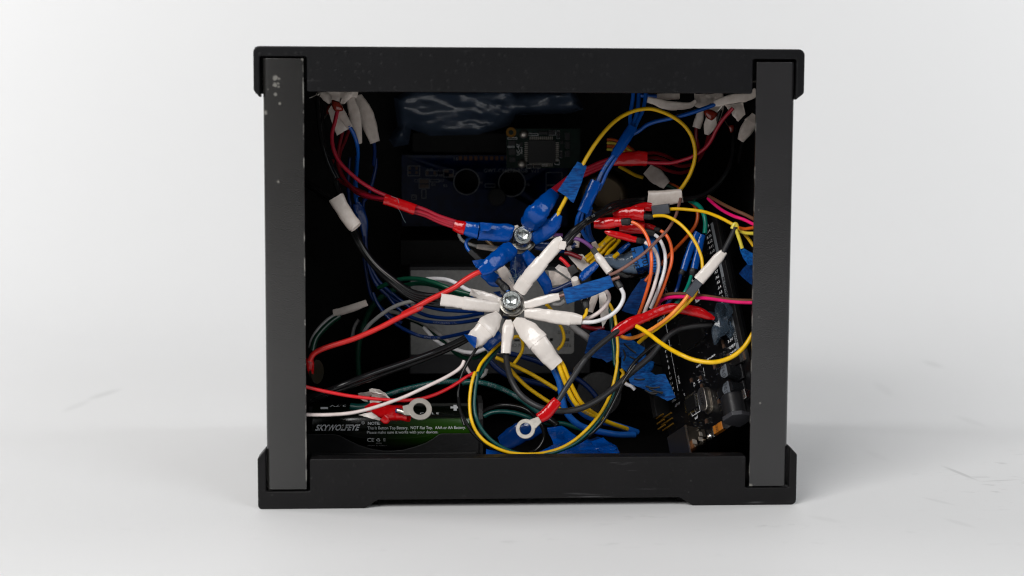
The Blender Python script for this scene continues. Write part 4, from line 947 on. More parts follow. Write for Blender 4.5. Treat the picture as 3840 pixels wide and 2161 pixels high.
for pts, d in (('800,800 800,1000 815,1200 850,1400 900,1570 1050,1730 1230,1850', [84, 90, 88]), ('815,800 830,1050 870,1250 950,1420 1100,1560 1290,1650', [84, 86, 84]), ('640,480 700,760 790,1050 880,1230 980,1390 1130,1530', [90, 88, 84])): t.wire('E', pts, d, .85, 'navy')
t.wire('J', '900,60 960,190 1060,320 1180,420 1350,510 1500,555 1680,562 1850,530 2020,490', [86, 80, 70, 55], .82, 'navy', prt=[('VW-1  ROHS  UL1007', 1.5, .6)])
t.wire('J', '1080,110 1180,220 1300,310 1450,368 1600,392 1800,400 1980,382 2100,360', [84, 78, 66, 56], .82, 'navy', prt=[('AWM 24AWG  VW-1', 1.5, .66)]); t.wire('J', '1120,60 1230,150 1350,240 1500,310 1640,338 1800,345 1960,325 2150,285', [84, 78, 66, 52], .82, 'navy'); t.wire('J', '1350,140 1500,205 1680,248 1850,262 2010,268 2150,265', [80, 66, 54], .82, 'navy'); t.done()
# right corner
joint('white taped joint lying level under the lid at the right', 'C', '1292,225,60 1380,245,90 1500,285,110 1660,295,105 1780,285,80 1840,240,60', [58, 60], [], steps=(.12, .55))
joint('short white taped joint tucked above the level one under the lid', 'C', '1405,185,60 1500,185,75 1650,180,80', [64, 66], [('C', '1200,175 1300,180 1420,185', [70, 66], .9, 'blue')])
t = Thing('taped_joint', 'crumpled white tape folds beside the lid in the right corner', 'tape'); t.flag('C', '1820,150 1930,200 1960,170 2080,150 2030,250 1950,300 1880,320 1830,300', 'dull_tape', 64, amp=1.1); t.flag('D', '440,860 700,850 620,1040 560,1000 520,960', 'dull_tape', 70, amp=.8); t.done()
joint('white taped joint on the end of the long blue wire at the right', 'D', '715,1010,80 800,985,120 1000,930,140 1180,905,140 1290,870,130 1360,800,110', [55, 52], [('C', '2060,278 1950,320 1800,372 1650,415 1500,448 1380,475 1280,515 1200,575 1120,620', [55, 56, 58], .9, 'blue')], steps=(.62,), flat=.5)
joint('flat white tape strip hanging below the red-brown capacitor at the right', 'C', '2080,150,130 2090,290,140 2040,420,150 1990,540,120 1960,620,50', [66, 66, 68], [('C', '2120,340 2090,450 2060,580 2020,700', [64, 70], .9, 'black')], flat=.3)
joint('shaded white taped joint with dark red wire behind the right corner cluster', 'C', '1905,340,60 1880,440,95 1850,540,90', [80, 82], [('C', '1850,520 1845,640 1870,780 1830,900', [82, 84, 80], .85, 'dark_red')])
t = Thing('taped_joint', 'square ended white tape over the crimson wire in the right corner', 'tape'); t.flag('D', '880,1030 1150,985 1185,1165 1080,1275 960,1110', 'dull_tape', 58, amp=.7); t.done()
joint('rolled white tape tube beside the right post', 'D', '1345,1190,150 1270,1300,200 1180,1440,190 1120,1560,110', [58, 56], [('D', '1160,1500 1120,1700 1090,1900', [60, 70], .85, 'black')], steps=(.3,), flat=.6)
t = cap_blob('D', '590,1080 680,1095 762,1140 755,1190 700,1250 660,1255 600,1210 562,1130', 59, 'red-brown capacitor with a bare lead in the right corner'); t.add('lead', tube([P('D', 755, 1135, 59), P('D', 838, 1040, 57)], .28, 6), 'tin'); t.done()
t = cap_blob('D', '920,1330 1000,1310 1025,1360 1010,1440 960,1440', 72, 'dark capacitor low in the shade of the right corner'); t.add('lead', tube([P('D', 925, 1335, 72), P('D', 878, 1260, 70)], .28, 6), 'tin'); t.done()
t = Thing('wire_bundle', 'bright blue wires taped together running down from the lid', 'cable')
t.wire('C', '1135,120 1125,230 1105,350 1095,460 1110,560', [58, 55], .85, 'blue'); t.wire('C', '1195,120 1190,250 1170,380 1130,490 1090,600', [60, 54], .9, 'blue'); t.wire('C', '1275,120 1265,230 1240,350 1180,480 1120,600', [60, 54], .85, 'blue')
t.wrap('C', '1125,530,112 1060,640,118 990,750,116 915,860,100', [53, 50], 'blue_tape', steps=(.88,), crum=.05, sq=.7)
t.wire('C', '930,830 850,930 790,1030 745,1120 700,1230', [51, 51], .9, 'blue', prt=[('A  S-T  0000', 1.9, .5)]); t.wire('C', '960,840 890,950 830,1050 790,1150 740,1250', [52, 52], .85, 'blue')
t.wrap('C', '715,1150,132 665,1260,135 610,1385,130 560,1500,128', [50, 49], 'blue_tape', crum=.03, sq=.7)
for q, dd in (('480,290 400,380 340,500 320,640 330,800', 52), ('510,300 440,420 410,560 420,700 480,850 560,960', 54), ('550,310 520,450 500,600 530,800 600,950', 58), ('600,310 570,450 560,640 600,850 680,1000', 62)): t.wire('S', q, [50, dd, dd+6], .85, 'blue')
t.done()
joint('grey-white taped band open at the left around the black wires at the right', 'C', '1300,1340,165 1420,1345,175 1560,1330,168 1690,1312,150', [60, 56], [('C', '1640,1350 1800,1340 1930,1300 2040,1230 2150,1110 2230,960 2265,800 2270,600', [58, 62, 70], .95, 'black'), ('C', '1660,1290 1740,1180 1800,1080 1850,900', [62, 76], .85, 'black'), ('C', '1680,1360 1850,1340 2000,1270 2130,1150 2220,1000', [60, 72], .85, 'rubber')], flat=.5, sq=.6, crum=.03)
joint('dim white taped joint behind the looping yellow wire', 'C', '1290,1010,130 1390,1090,175 1510,1190,110', [88, 86], [('C', '970,980 1060,1030 1150,1080 1240,1110', [96, 90], .8, 'yellow'), ('C', '1490,1180 1560,1210 1620,1240', [86, 86], .8, 'deep_green'), ('C', '1500,1165 1580,1190 1650,1230', [88, 88], .8, 'burnt')], flat=.4, sq=.6)
t = Thing('ribbon_cable', 'dim rainbow ribbon cable behind the blue taped wires', 'cable')
for k, m_ in enumerate(('burnt', 'lemon', 'burnt', 'lemon')): t.wire('C', '840,%g 900,%g 1000,%g 1100,%g 1180,%g' % (675+k*38, 675+k*40, 710+k*34, 770+k*28, 850+k*26), [110, 106, 100], .7, m_)
t.done()
# ------------------------------------------------------------------ red sleeved jumpers and their neighbours
RG = 'red sleeved jumper wires'
def jumper(label, c, sl, d, boot, wire, wmat, extra=None, bootm='boot', r=.72, **k):
    t = Thing('jumper_wire', label, 'wire', RG); t.wrap(c, sl, d, 'red_tape', sq=.8, **k)
    if boot: t.wrap(c, boot, d if isinstance(d, (int, float)) else d[-1], bootm, name='boot', flat=.9, hole=(0, 0), crum=.05)
    t.wire(*wire[:2], wire[2], r, wmat); t.done()
jumper('dark plugged yellow wire from the topmost red sleeve', 'S', '1250,420,90 1450,340,160 1640,290,165 1785,300,160', 52, None, ('H', '1060,466 1150,460 1280,466 1420,480 1550,505 1700,562 1820,622 1910,675 2000,740 2090,840 2165,950', [50, 42, 30, 26]), 'yellow', flat=.5, steps=(.93,))
t = Thing('connector', 'dark slate rectangular plug in the topmost red sleeve', 'connector'); a, b2 = P('H', 850, 485, 51), P('H', 1075, 455, 49); t.add('housing', tube([a, b2], 2.9, 4), 'slate', bevel=.25); t.done()
jumper('yellow wire from the widest open red sleeve curving down to the white wrap', 'S', '1040,470,120 1200,430,200 1420,420,250 1640,430,250', [50, 46], '1600,480,120 1680,480,125 1750,485,130 1815,490,95', ('H', '850,560 930,552 1020,558 1120,598 1220,665 1310,755 1390,865 1450,985 1490,1110 1500,1240', [46, 38, 32, 28]), 'yellow', flat=.55, crum=.07)
jumper('orange wire from the leftmost red sleeve', 'S', '660,620,170 800,615,215 1000,600,215 1195,588,185', [46, 43], '1180,588,130 1260,580,140 1340,580,145 1385,585,90', ('H', '555,628 620,645 700,700 765,790 810,900 832,1020 840,1150 830,1290 805,1420 760,1580 700,1760 640,1900', [43, 38, 34, 40, 46]), 'orange', flat=.7, steps=(.75,), r=.75)
jumper('white wire from the short middle red sleeve', 'S', '1150,700,150 1300,690,220 1480,690,240 1640,690,235', [52, 50], '1620,770,120 1720,790,135 1830,815,120', ('H', '865,788 920,825 970,900 1005,1000 1018,1110 1010,1220 985,1330 945,1450 890,1600 830,1740', [50, 40, 38, 44]), 'white', flat=.5, r=.78)
jumper('pale white wire from the lowest shiny red sleeve', 'S', '865,765,40 960,800,110 1130,840,130 1330,895,135 1490,935,125', [45, 43], '1475,935,120 1560,950,125 1640,965,90', ('H', '735,890 790,915 850,960 900,1040 925,1140 925,1240 905,1340 875,1460 820,1620 760,1770 730,1880', [43, 39, 36, 42]), 'pale', flat=.75, steps=(.8,), r=.8)
jumper('orange wire from the small red sleeve furthest right', 'S', '1630,650,90 1740,670,105 1850,705,90', [53, 52], '1820,715,90 1900,740,110 1965,765,90', ('H', '960,745 1020,790 1070,870 1098,970 1105,1080 1088,1190 1050,1300 1005,1430 940,1600 870,1760 800,1900', [50, 42, 40, 48]), 'orange', flat=.7, r=.78)
t = Thing('trimmer', 'bright blue adjuster block with black print and a ribbed end', 'trimmer')
q = [P('H', *a, 52) for a in ((572, 972), (725, 935), (800, 1192), (640, 1240))]; ex_ = (P('H', 640, 1240, 64) - P('H', 640, 1240, 52))
blk = t.add('block', ([*q, *[p+ex_ for p in q]], [(0, 1, 2, 3), (7, 6, 5, 4), (0, 4, 5, 1), (1, 5, 6, 2), (2, 6, 7, 3), (3, 7, 4, 0)]), 'trimmer', bevel=.4)
t.add('lower_side', ([q[3], q[2], P('H', 805, 1262, 58), P('H', 672, 1315, 58), q[3]+ex_, q[2]+ex_], [(0, 1, 2, 3), (4, 5, 2, 3), (0, 3, 4), (1, 2, 5)]), 'shaded_blue_tape')
ax = (q[1]-q[0]).normalized(); ay = (q[1]-q[2]).normalized(); o = P('H', 690, 1090, 51.8); nn = (CAM-o).normalized()
t.add('printed_text', join(text('103', 3.6, lambda u, v, a=0: o + ay*(-u-2.6) + ax*(v+1.6) + nn*(a+.1)), text('T 30E', 3.6, lambda u, v, a=0: o + ay*(-u-.0) + ax*(v-2.4) + nn*(a+.1))), 'ink', blk)
a, b2 = P('H', 770, 1085, 57), P('H', 905, 1060, 57); axx = b2-a
t.add('ribbed_knob', lathe([(7.6, 0), (8.2, .4), (8.2, axx.length), (7.4, axx.length+.5)], a, axx, 72, mod=lambda k, j, t_: 1.0 if j % 2 else .955), 'trimmer')
t.done()
t = Thing('glue_stub', 'cloudy glue covered stub joined to the blue adjuster block', 'glue'); t.wrap('H', '230,1120,110 330,1130,170 430,1150,200 520,1160,260 640,1140,320', [60, 58], 'milky_glue', flat=.7, crum=.05, hole=(0, 0)); t.done()
t = Thing('glue_lump', 'black glossy glue lump behind the blue adjuster block', 'glue'); t.wrap('H', '330,1270,120 520,1290,160 700,1300,140 860,1240,80', [66, 66], 'gloss_black', flat=.6, crum=.14, hole=(0, 0)); t.done()
t = Thing('wire_bundle', 'dense bundle of short yellow wires behind the red sleeves', 'cable')
for k, q in enumerate(('340,820 260,880 170,970 90,1060 0,1140', '370,850 300,910 220,1000 130,1090 40,1170', '290,810 220,890 150,950 60,1040 -40,1120', '420,870 350,960 290,1020 250,1080', '330,900 260,970 190,1040 120,1120 70,1200')): t.wire('H', q, [66+k, 60+k], .9, 'yellow', prt=[('20-100', 1.4, .4)] if k == 0 else None)
t.wire('T', '1960,760 1830,830 1650,800 1500,900 1380,960', [70, 72], .9, 'yellow'); t.done()
t = Thing('sleeved_wire', 'yellow wire in a shiny blue sleeve below the red sleeves', 'wire'); t.wrap('H', '550,915,55 480,970,66 408,1035,62', [56, 54], 'blue_tape', crum=.02, flat=.9); t.wire('H', '425,1015 390,1050 350,1085', [54, 56], .95, 'yellow'); t.done()
t = Thing('sleeved_wires', 'cut blue wires in short white sleeves behind the purple wire', 'wire'); t.wrap('T', '1400,290,90 1370,400,110 1345,550,115', [64, 62], 'dull_tape', flat=.8); t.wire('T', '1345,480 1300,540 1240,570 1180,590', [62, 62], .9, 'navy'); t.wrap('T', '1260,570,90 1210,580,110 1170,590,100', 62, 'white_tape', flat=.8); t.done()
t = Thing('sleeve_end', 'curled open end of a tan sleeve beside the purple wire', 'tape'); t.wrap('T', '1690,470,90 1720,530,110 1780,610,70', [60, 64], 'dull_tape', flat=.5); t.done()
t = Thing('jumper_wire', 'purple wire with a black plug in a long white sleeve', 'wire')
t.wire('T', '900,330 970,318 1090,325', [56, 56], .8, 'purple'); t.wire('T', '1300,385 1380,400 1460,430 1550,485 1620,540 1680,600', [54, 52], .85, 'purple'); t.wrap('T', '780,370,80 860,330,110 960,310,100', 57, 'white_tape', flat=.8, steps=(.6,)); a, b2 = P('T', 1665, 585, 50), P('T', 1750, 700, 49); t.add('plug', tube([a, b2], 1.75, 4), 'connector', bevel=.2)
t.wrap('T', '1740,690,110 1790,760,150 1880,880,155 2000,1040,150', [47, 44], 'white_tape', flat=.8, steps=(), crum=.05); t.done()
t = Thing('jumper_wire', 'short red wire in a black plug beside the long white terminal', 'wire'); t.wire('T', '1030,760 1100,815 1170,890 1230,960', [56, 54], .85, 'bright_red'); t.add('plug', tube([P('T', 1240, 945, 53), P('T', 1345, 1090, 51)], 2.3, 4), 'connector', bevel=.2); t.done()
t = Thing('tape_scrap', 'large folded white tape under the dark red wire', 'tape'); t.flag('T', '1180,720 1470,690 1640,880 1560,1000 1470,1040 1380,950', 'white_tape', 61, amp=.8); t.done()
t = Thing('tape_scrap', 'small white tape fold left of the black plug', 'tape'); t.flag('T', '935,960 1010,890 1200,965 1260,1180 1120,1100', 'white_tape', 57, amp=.9); t.done()
t = Thing('tape_scrap', 'shaded white tape strip right of the long white terminal', 'tape'); t.flag('T', '810,1010 960,1030 1200,1190 1195,1255 860,1315', 'dull_tape', 60, amp=.6); t.done()
t = Thing('taped_lead', 'blue wrapped lead above the brown wire paper label', 'cable'); t.wrap('T', '1745,880,130 1640,980,160 1530,1080,170 1440,1180,120', [44, 40], 'blue_tape', crum=.06, steps=(.9,)); t.done()
t = Thing('sleeve_end', 'round white sleeve end poking out above the blue paper label', 'tape'); t.add('sleeve', lathe([(.6, 0), (1.5, .25), (1.75, 1), (1.75, 7)], P('T', 1320, 1160, 41), Vector((.25, .6, -.75)), 26), 'white_tape'); t.done()
t = Thing('jumper_plug', 'white flat sleeve hanging below the blue paper label', 'tape'); t.wrap('G', '1855,170,80 1810,280,90 1770,410,80', [44, 46], 'dull_tape', flat=.6); t.done()
t = Thing('tape_scrap', 'long pointed white tape hanging behind the white wires', 'tape'); t.flag('G', '1880,130 1960,140 2000,300 2020,470 1930,620 1905,480 1890,300', 'white_tape', 50, amp=.6); t.done()
t = Loose('thick grey cable slanting down behind the wide white terminal', 'dark red wire peeping out under the wide white terminal', 'grey wire behind the left end of the blue paper label'); t.wire('G', '1520,580 1600,650 1700,720 1790,790', [56, 58], 1.5, 'grey'); t.wire('G', '1670,590 1750,620 1850,635 1950,620', [58, 60], 1.0, 'dark_red'); t.wire('G', '1290,320 1380,320 1450,270', [50, 48], 1.0, 'grey'); t.done()
one_wire('wire', 'thin yellow wire curling beside the largest white terminal', 'G', '1200,320 1235,350 1300,430 1370,560 1415,660 1432,750 1405,840 1350,905', [50, 56, 58], .72, 'yellow')
one_wire('wire', 'small yellow loop below the narrow white terminal', 'G', '760,760 810,735 865,745 900,810 895,910 850,1000 790,1080', [56, 60], .72, 'yellow')
# wires crossing the right side
one_wire('wire', 'burnt orange wire sweeping behind the yellow ones over the black board', 'H', '1340,365 1400,420 1435,510 1430,610 1385,710 1300,820 1200,930 1080,1050 960,1180 850,1290 760,1400', [66, 62, 56, 52], .8, 'burnt')
one_wire('wire', 'flat teal wire dropping into the blue sleeved plugs', 'H', '1330,355 1400,385 1470,440 1515,530 1535,640 1528,780', [64, 56, 52], 1.0, 'sea')
for lb, tp, bt, wr, m_ in (('blue sleeved plug on the left with a blue wire', '1440,770,90 1380,900,100 1320,1050,105 1250,1260,100', '1250,1250,80 1225,1300,88 1212,1335,60', ('1220,1310 1195,1420 1160,1520 1100,1620 1020,1720', 'navy'), 0), ('blue sleeved plug on the right with a green wire', '1490,800,95 1460,940,100 1430,1080,105 1390,1240,105', '1385,1230,88 1370,1290,92 1355,1345,60', ('1355,1330 1320,1440 1270,1540 1200,1640 1130,1720', 'sea'), 0)):
    t = Thing('sleeved_plug', lb, 'connector', 'blue sleeved plugs by the black board'); t.wrap('H', tp, [52, 48], 'blue_tape', steps=(.55,), crum=.04, flat=.8); t.wrap('H', bt, 47.5, 'boot', name='boot', flat=.9, hole=(0, 0)); t.wire('H', wr[0], [47, 42, 44], .8, wr[1]); t.done()
t = Thing('wire_pair', 'pink and brown wires side by side leaving behind the right post, upper pair', 'wire', 'pink and brown wire pairs')
t.wire('H', '1580,300 1660,340 1780,410 1920,480 2060,540 2190,610', [58, 30, 20], .75, 'umber'); t.wire('H', '1575,330 1640,390 1760,480 1900,555 2040,605 2190,680', [58, 30, 20], .72, 'pink'); t.done()
t = Thing('wire_pair', 'pink and brown wires side by side across the board print, lower pair', 'wire', 'pink and brown wire pairs')
t.wire('I', '1110,215 1160,180 1300,155 1500,165 1700,190 1900,220 2060,230 2200,232', [46, 36, 24, 14], .68, 'umber'); t.wire('I', '1115,300 1130,245 1200,205 1330,190 1500,195 1700,210 1900,240 2060,255 2200,258', [48, 36, 24, 14], .8, 'pink'); t.done()
t = Thing('jumper_lead', 'dark lead in a long white sleeve with orange and yellow wires over the board', 'wire')
t.wire('H', '1925,690 1880,800 1825,910 1770,1020', [24, 25], 1.15, 'rubber'); t.wrap('H', '1790,1010,80 1720,1080,125 1620,1200,140 1450,1390,150', [25, 27], 'white_tape', flat=.65, sq=.65, crum=.03, steps=())
t.add('plug', tube([P('H', 1490, 1350, 27.5), P('I', 1460, 165, 29)], 2.4, 4), 'slate', bevel=.2)
t.wire('I', '1470,150 1400,250 1300,360 1200,450 1100,520 1000,580 900,630 800,660 720,650 690,635', [29, 27, 34, 46], .85, 'amber'); t.wire('I', '1550,110 1500,200 1400,300 1300,390 1200,470 1100,550 1000,620 890,715', [29, 34, 46], .85, 'yellow')
t.add('yellow_clip', tube(path('H', '1880,720 1905,665 1930,660 1945,690', [24, 24]), .85, 8), 'lemon'); t.done()
one_wire('wire', 'short pale yellow wire dropping from the yellow clip to the paper tape', 'H', '1915,690 1945,760 1980,860 2015,975', [24, 22], .8, 'lemon')
t = Loose('burnt orange wire end entering behind the right post', 'pale yellow wire end entering behind the right post'); t.wire('H', '1960,705 2040,722 2100,715 2190,700', [30, 18], .7, 'burnt'); t.wire('H', '1990,755 2060,775 2190,780', [28, 16], .75, 'lemon'); t.done()
one_wire('wire', 'long yellow wire sagging in front of the black board to the right post', 'I', '865,525 930,560 1020,620 1130,705 1250,785 1380,855 1500,905 1620,930 1730,935 1840,915 1950,870 2040,805 2110,730 2190,600', [30, 20, 10, 6, 6, 8], .92, 'yellow')
# ring terminal and cable hanging in front
t = Thing('terminal_lead', 'loose silver ring terminal with a red crimp sleeve on a grey rubber cable', 'cable')
t.wire('K', '1185,465 1260,340 1340,215 1430,80 1500,-20 I:180,1020 I:290,890 I:430,755 I:560,650 I:680,560', [8, 11, 16, 24, 32], 1.16, 'rubber')
t.wrap('I', '600,615,85 680,560,125 820,480,125 960,425,115 1100,365,118 1250,320,120 1400,335,125 1550,360,130 1680,410,90 1750,440,40', [32, 33, 36, 34], 'red_tape', steps=(.3,), crum=.05, flat=.75)
t.wrap('K', '1180,460,110 1130,520,125 1040,620,130 960,665,112', [8, 6], 'red_tape', name='crimp_sleeve', flat=.8, crum=.03)
o = P('K', 822, 783, 5); n_ = (CAM-o).normalized() + Vector((-.25, 0, .12)); fr_ = frame(o, n_, Vector((0, 0, 1)))
def ring_plate(fr_, ro, ri, th, ang, tl, w0, w1):
    V, Fc = [], []; sg = 40
    for a in (0, th):
        for r in (ro, ri): V += [fr_(r*cos(2*pi*k/sg), r*sin(2*pi*k/sg), a) for k in range(sg)]
    for k in range(sg):
        j = (k+1) % sg
        Fc += [(k, j, sg+j, sg+k), (2*sg+k, 3*sg+k, 3*sg+j, 2*sg+j), (k, 2*sg+k, 2*sg+j, j), (sg+k, sg+j, 3*sg+j, 3*sg+k)]
    ca, sa = cos(ang), sin(ang); f2 = lambda u, v, a: fr_(u*ca-v*sa, u*sa+v*ca, a)
    return join((V, Fc), prism(rounded([(ro*.86, -w0), (tl, -w1), (tl, w1), (ro*.86, w0)], [0, .3, .3, 0]), th*.04, th*.96, f2))
ro = mm('K', 112, o); t.add('ring', ring_plate(fr_, ro, ro*.6, .8, radians(36), ro*1.75, ro*.55, ro*.34), 'ring_tin', bevel=.15)
t.done()
# paired yellow and green loop, thin black one behind
t = Loose('yellow wire making the big loop low across the front of the case', 'green wire running inside the big yellow loop low in the case')
t.wire('K', 'G:620,815 G:520,905 G:430,1000 G:350,1100 G:290,1230 240,150 208,260 188,400 185,540 205,680 260,810 350,915 460,985 580,1035 700,1062 850,1070 1000,1060 1150,1025 1280,970 1400,890 1520,780 1630,650 1720,510 1790,350 1835,180 1858,40 I:650,880 I:655,760 I:645,620 I:630,480 I:605,370 I:570,290 I:540,250', [42, 24, 15, 12, 13, 20, 31, 40, 48], .68, 'yellow')
t.wire('K', 'G:640,835 G:560,920 G:470,1020 G:390,1130 G:330,1250 275,150 255,260 240,380 235,520 255,650 310,770 400,880 510,965 640,1030 780,1065 930,1070 1080,1060 1230,1015 1380,945 1510,840 1620,720 1720,570 1800,400 1845,240 1855,100 I:620,950 I:612,800 I:595,650 I:585,520 I:575,400 I:565,330', [44, 26, 17, 14, 13, 20, 31, 42, 50], .8, 'teal'); t.done()
one_wire('wire', 'thin black wire rising beside the yellow and green loop at its right', 'K', '2060,60 1990,150 1920,260 1860,400 1780,560 1680,720 1560,840 1430,930 1250,1010 1050,1060 850,1075 650,1060 480,1010 330,930 220,830 130,690 75,560 55,420', [26, 22, 18, 18, 22], .68, 'black')
t = Loose('thin black wire rising under the black cable toward the paper flags', 'thick black wire end in the shade behind the red crimp sleeve'); t.wire('I', '650,1330 720,1160 800,1000 880,900 1000,790 1100,720', [30, 38], .8, 'black'); t.wire('K', '900,560 1000,640 1100,680 1180,740', [60, 56], 1.5, 'black'); t.done()
# green and black cables behind the battery's end
t = Thing('cable', 'thick printed green cable arching above the battery', 'cable')
t.wire('J', '760,1370 860,1310 1000,1235 1200,1165 1400,1115 1600,1075 1800,1058 2000,1062', [60, 62, 62], 1.2, 'teal', prt=[('(0BT  BUC - MIN 18 AWG  VW-1', 1.9, .58)]); t.wire('K', '100,262 220,250 340,262 470,298 600,350 720,415 830,490 930,570 1030,640', [62, 60, 56], 1.2, 'teal', prt=[('SA   5272   1R64   90C', 2.0, .42)])
t.wire('J', '650,1345 740,1355 840,1345 930,1320', [50, 48], 1.6, 'teal'); t.done()
t = Loose('green wire arching out of the right end of the battery holder', 'black wire arching out of the battery holder and curling down behind the ring terminal'); t.wire('K', '350,640 420,605 520,588 640,595 760,620 890,665 1050,720 1230,720 1400,770 1530,810', [64, 60, 66], 1.05, 'teal')
t.wire('K', '340,585 420,545 530,515 660,515 790,545 880,600 960,690 1020,790 1030,880 990,970 930,1030 850,1065', [66, 58, 54], .95, 'black'); t.done()
t = Loose('upper shaded yellow wire slanting behind the dark rubber loop', 'lower shaded yellow wire slanting behind the dark rubber loop'); t.wire('K', '480,-30 570,10 700,70 850,145 1000,230 1180,340', [72, 66], .9, 'yellow'); t.wire('K', '640,100 720,190 820,290 930,375 1080,475 1220,560', [76, 70], .9, 'yellow'); t.done()
t = Loose('dark blue cable deep behind the shaded yellow wires', 'dark blue cable deep behind the yellow and blue pair on the right', 'dark blue cable deep below the grey module'); t.wire('K', '380,-30 480,80 600,165 740,215 900,255 1050,290 1200,350', [90, 86], 1.3, 'navy'); t.wire('K', '1250,130 1350,185 1460,255 1560,345 1620,420', [92, 88], 1.2, 'navy'); t.wire('G', '560,910 700,945 880,990 1050,1040 1170,1090', [92, 92], 1.2, 'navy'); t.done()
t = Thing('motor_disc', 'dim black round end of a part behind the yellow cables', 'disc'); t.add('disc', lathe([(9.5, -3), (10.5, -1), (10.2, 0), (3, .4)], P('K', 1650, 390, 100), Vector((-.1, -1, .15)), 40), 'holder'); t.done()
# blue tape low in the case
t = Thing('taped_bundle', 'creased blue tape bundle lying on the floor of the case behind the rail', 'tape')
t.flag('K', '880,1085,22 1060,1000,30 1140,955,38 1060,770,52 1230,745,54 1340,835,52 1420,880,46 1560,900,50 1640,870,56 1720,900,54 1790,940,48 1850,980,40 1900,1085,26', 'blue_tape', amp=1.7, cuts=6, thick=.5); t.flag('K', '1560,930,40 1700,880,42 1780,960,38 1850,1010,34 1760,1060,30 1640,1040,30', 'blue_tape', amp=1.6); t.done()
t = Thing('tape_strip', 'flat blue tape strip along the inside of the bottom rail', 'tape'); t.flag('K', '370,1010,24 480,1030,22 720,1050,20 1000,1058,20 1000,1080,19 640,1080,19 370,1080,22', 'blue_tape', amp=.5); t.done()
t = Thing('taped_bundle', 'dark blue taped tube in the shade behind the ring terminal', 'tape'); t.wrap('K', '560,960,190 700,860,230 850,790,230 1010,740,170', [62, 58], 'shaded_blue_tape', crum=.07); t.done()
# paper tape flags
PG = 'blue paper tape flags'
t = Thing('paper_flag', 'torn blue paper tape crossed by the green and yellow wires', 'tape', PG); t.flag('I', '340,605 440,558 520,575 590,585 700,640 730,800 690,870 600,905 530,935 470,900 370,880 280,830', 'painter_tape_shaded', 54, amp=.8, thick=.3); t.done()
def marks(t, par, c, d, segs):
    sh = []
    for s_ in segs:
        q = [P(c, x, y, d) for x, y in s_]; sh.append(tube(smooth(q, 5), .42, 5))
    t.add('pen_marks', join(*sh), 'ink', par)
t = Thing('paper_flag', 'curled blue paper tape with black pen strokes in the middle of the loop', 'tape', PG)
i = t.flag('I', '650,660,52 800,600,50 835,690,49 960,770,50 975,860,48 1050,945,44 1010,1010,46 960,1090,48 860,1080,48 780,1060,49 690,990,50 700,860,50', 'painter_tape', amp=.6, thick=.3)
marks(t, i, 'I', 47.0, [((725, 720), (790, 780), (860, 830)), ((715, 790), (740, 860), (720, 920)), ((790, 870), (850, 900), (890, 960))]); t.wrap('I', '1040,930,60 1020,985,70 1000,1020,60', [43, 45], 'painter_tape', name='tape_curl', flat=.6); t.done()
t = Thing('paper_flag', 'blue paper tape with a pen X pointing down to the board', 'tape', PG)
i = t.flag('I', '760,1080,50 880,1075,48 1000,1020,46 1080,1075,44 1190,1062,43 1250,1190,42 1310,1330,42 1220,1372,42 1080,1300,44 960,1240,46 800,1180,48', 'painter_tape', amp=.35, thick=.3)
marks(t, i, 'I', 40.8, [((970, 1205), (1050, 1225), (1130, 1215)), ((1000, 1280), (1080, 1270), (1170, 1275)), ((1010, 1235), (1080, 1260), (1160, 1290)), ((840, 1120), (900, 1130), (960, 1125)), ((960, 1250), (1040, 1292), (1100, 1285))]); t.done()
t = Thing('paper_flag', 'shaded blue paper tape standing behind the orange wires', 'tape', PG); t.flag('I', '700,350 730,290 800,160 920,-10 1060,-60 1020,60 960,180 900,290 860,400', 'painter_tape_shaded', 58, amp=.5, thick=.3); t.done()
t = Thing('paper_flag', 'folded blue paper tape at the edge of the right post', 'tape', PG); t.flag('H', '1975,945,24 2060,985,20 2160,1040,16 2165,1190,16 2090,1190,20 2020,1080,22', 'painter_tape', amp=.3); t.flag('H', '2165,1100,20 2050,1210,30 1975,1300,34 2060,1380,30 2165,1460,22', 'painter_tape_shaded', amp=.3); t.done()
t = Loose('cut white wire end under the paper tape with the pen X', 'short yellow wire tucked under the curled paper tape'); t.wire('I', '740,1170 770,1190 810,1205 850,1245', [54, 52], .85, 'white'); t.wire('I', '690,1010 720,1060 700,1120 760,1190', [54, 54], .8, 'yellow'); t.done()
# ------------------------------------------------------------------ left side, near the battery
t = Thing('taped_joint', 'long grey-white taped joint on a green cable at the left wall', 'cable'); t.wrap('J', '460,285,80 530,270,92 680,225,95 828,170,82', [84, 80], 'dull_tape', flat=.6, steps=(.2,), crum=.03)
t.wire('J', '520,320 420,390 320,490 250,590 215,720', [84, 74], 1.3, 'deep_green'); t.wire('J', '470,310 380,370 280,470 210,580 185,680', [84, 76], .8, 'grey'); t.done()
one_wire('cable', 'thick dark green cable curving down behind the red wire', 'J', '1230,0 1130,30 1020,90 920,180 850,290 800,400 760,520 735,660 730,820 740,980', [84, 92, 96], 1.35, 'deep_green', 'cable')
t = Loose('grey wire arching behind the black bundle at left', 'dim grey wire end standing behind the thick red wire'); t.wire('J', '1450,140 1350,152 1230,180 1120,225 1010,295 920,365 850,430 800,500', [64, 74], .9, 'grey'); t.wire('J', '740,360 690,440 670,520 665,600', [96, 98], .8, 'grey'); t.done()
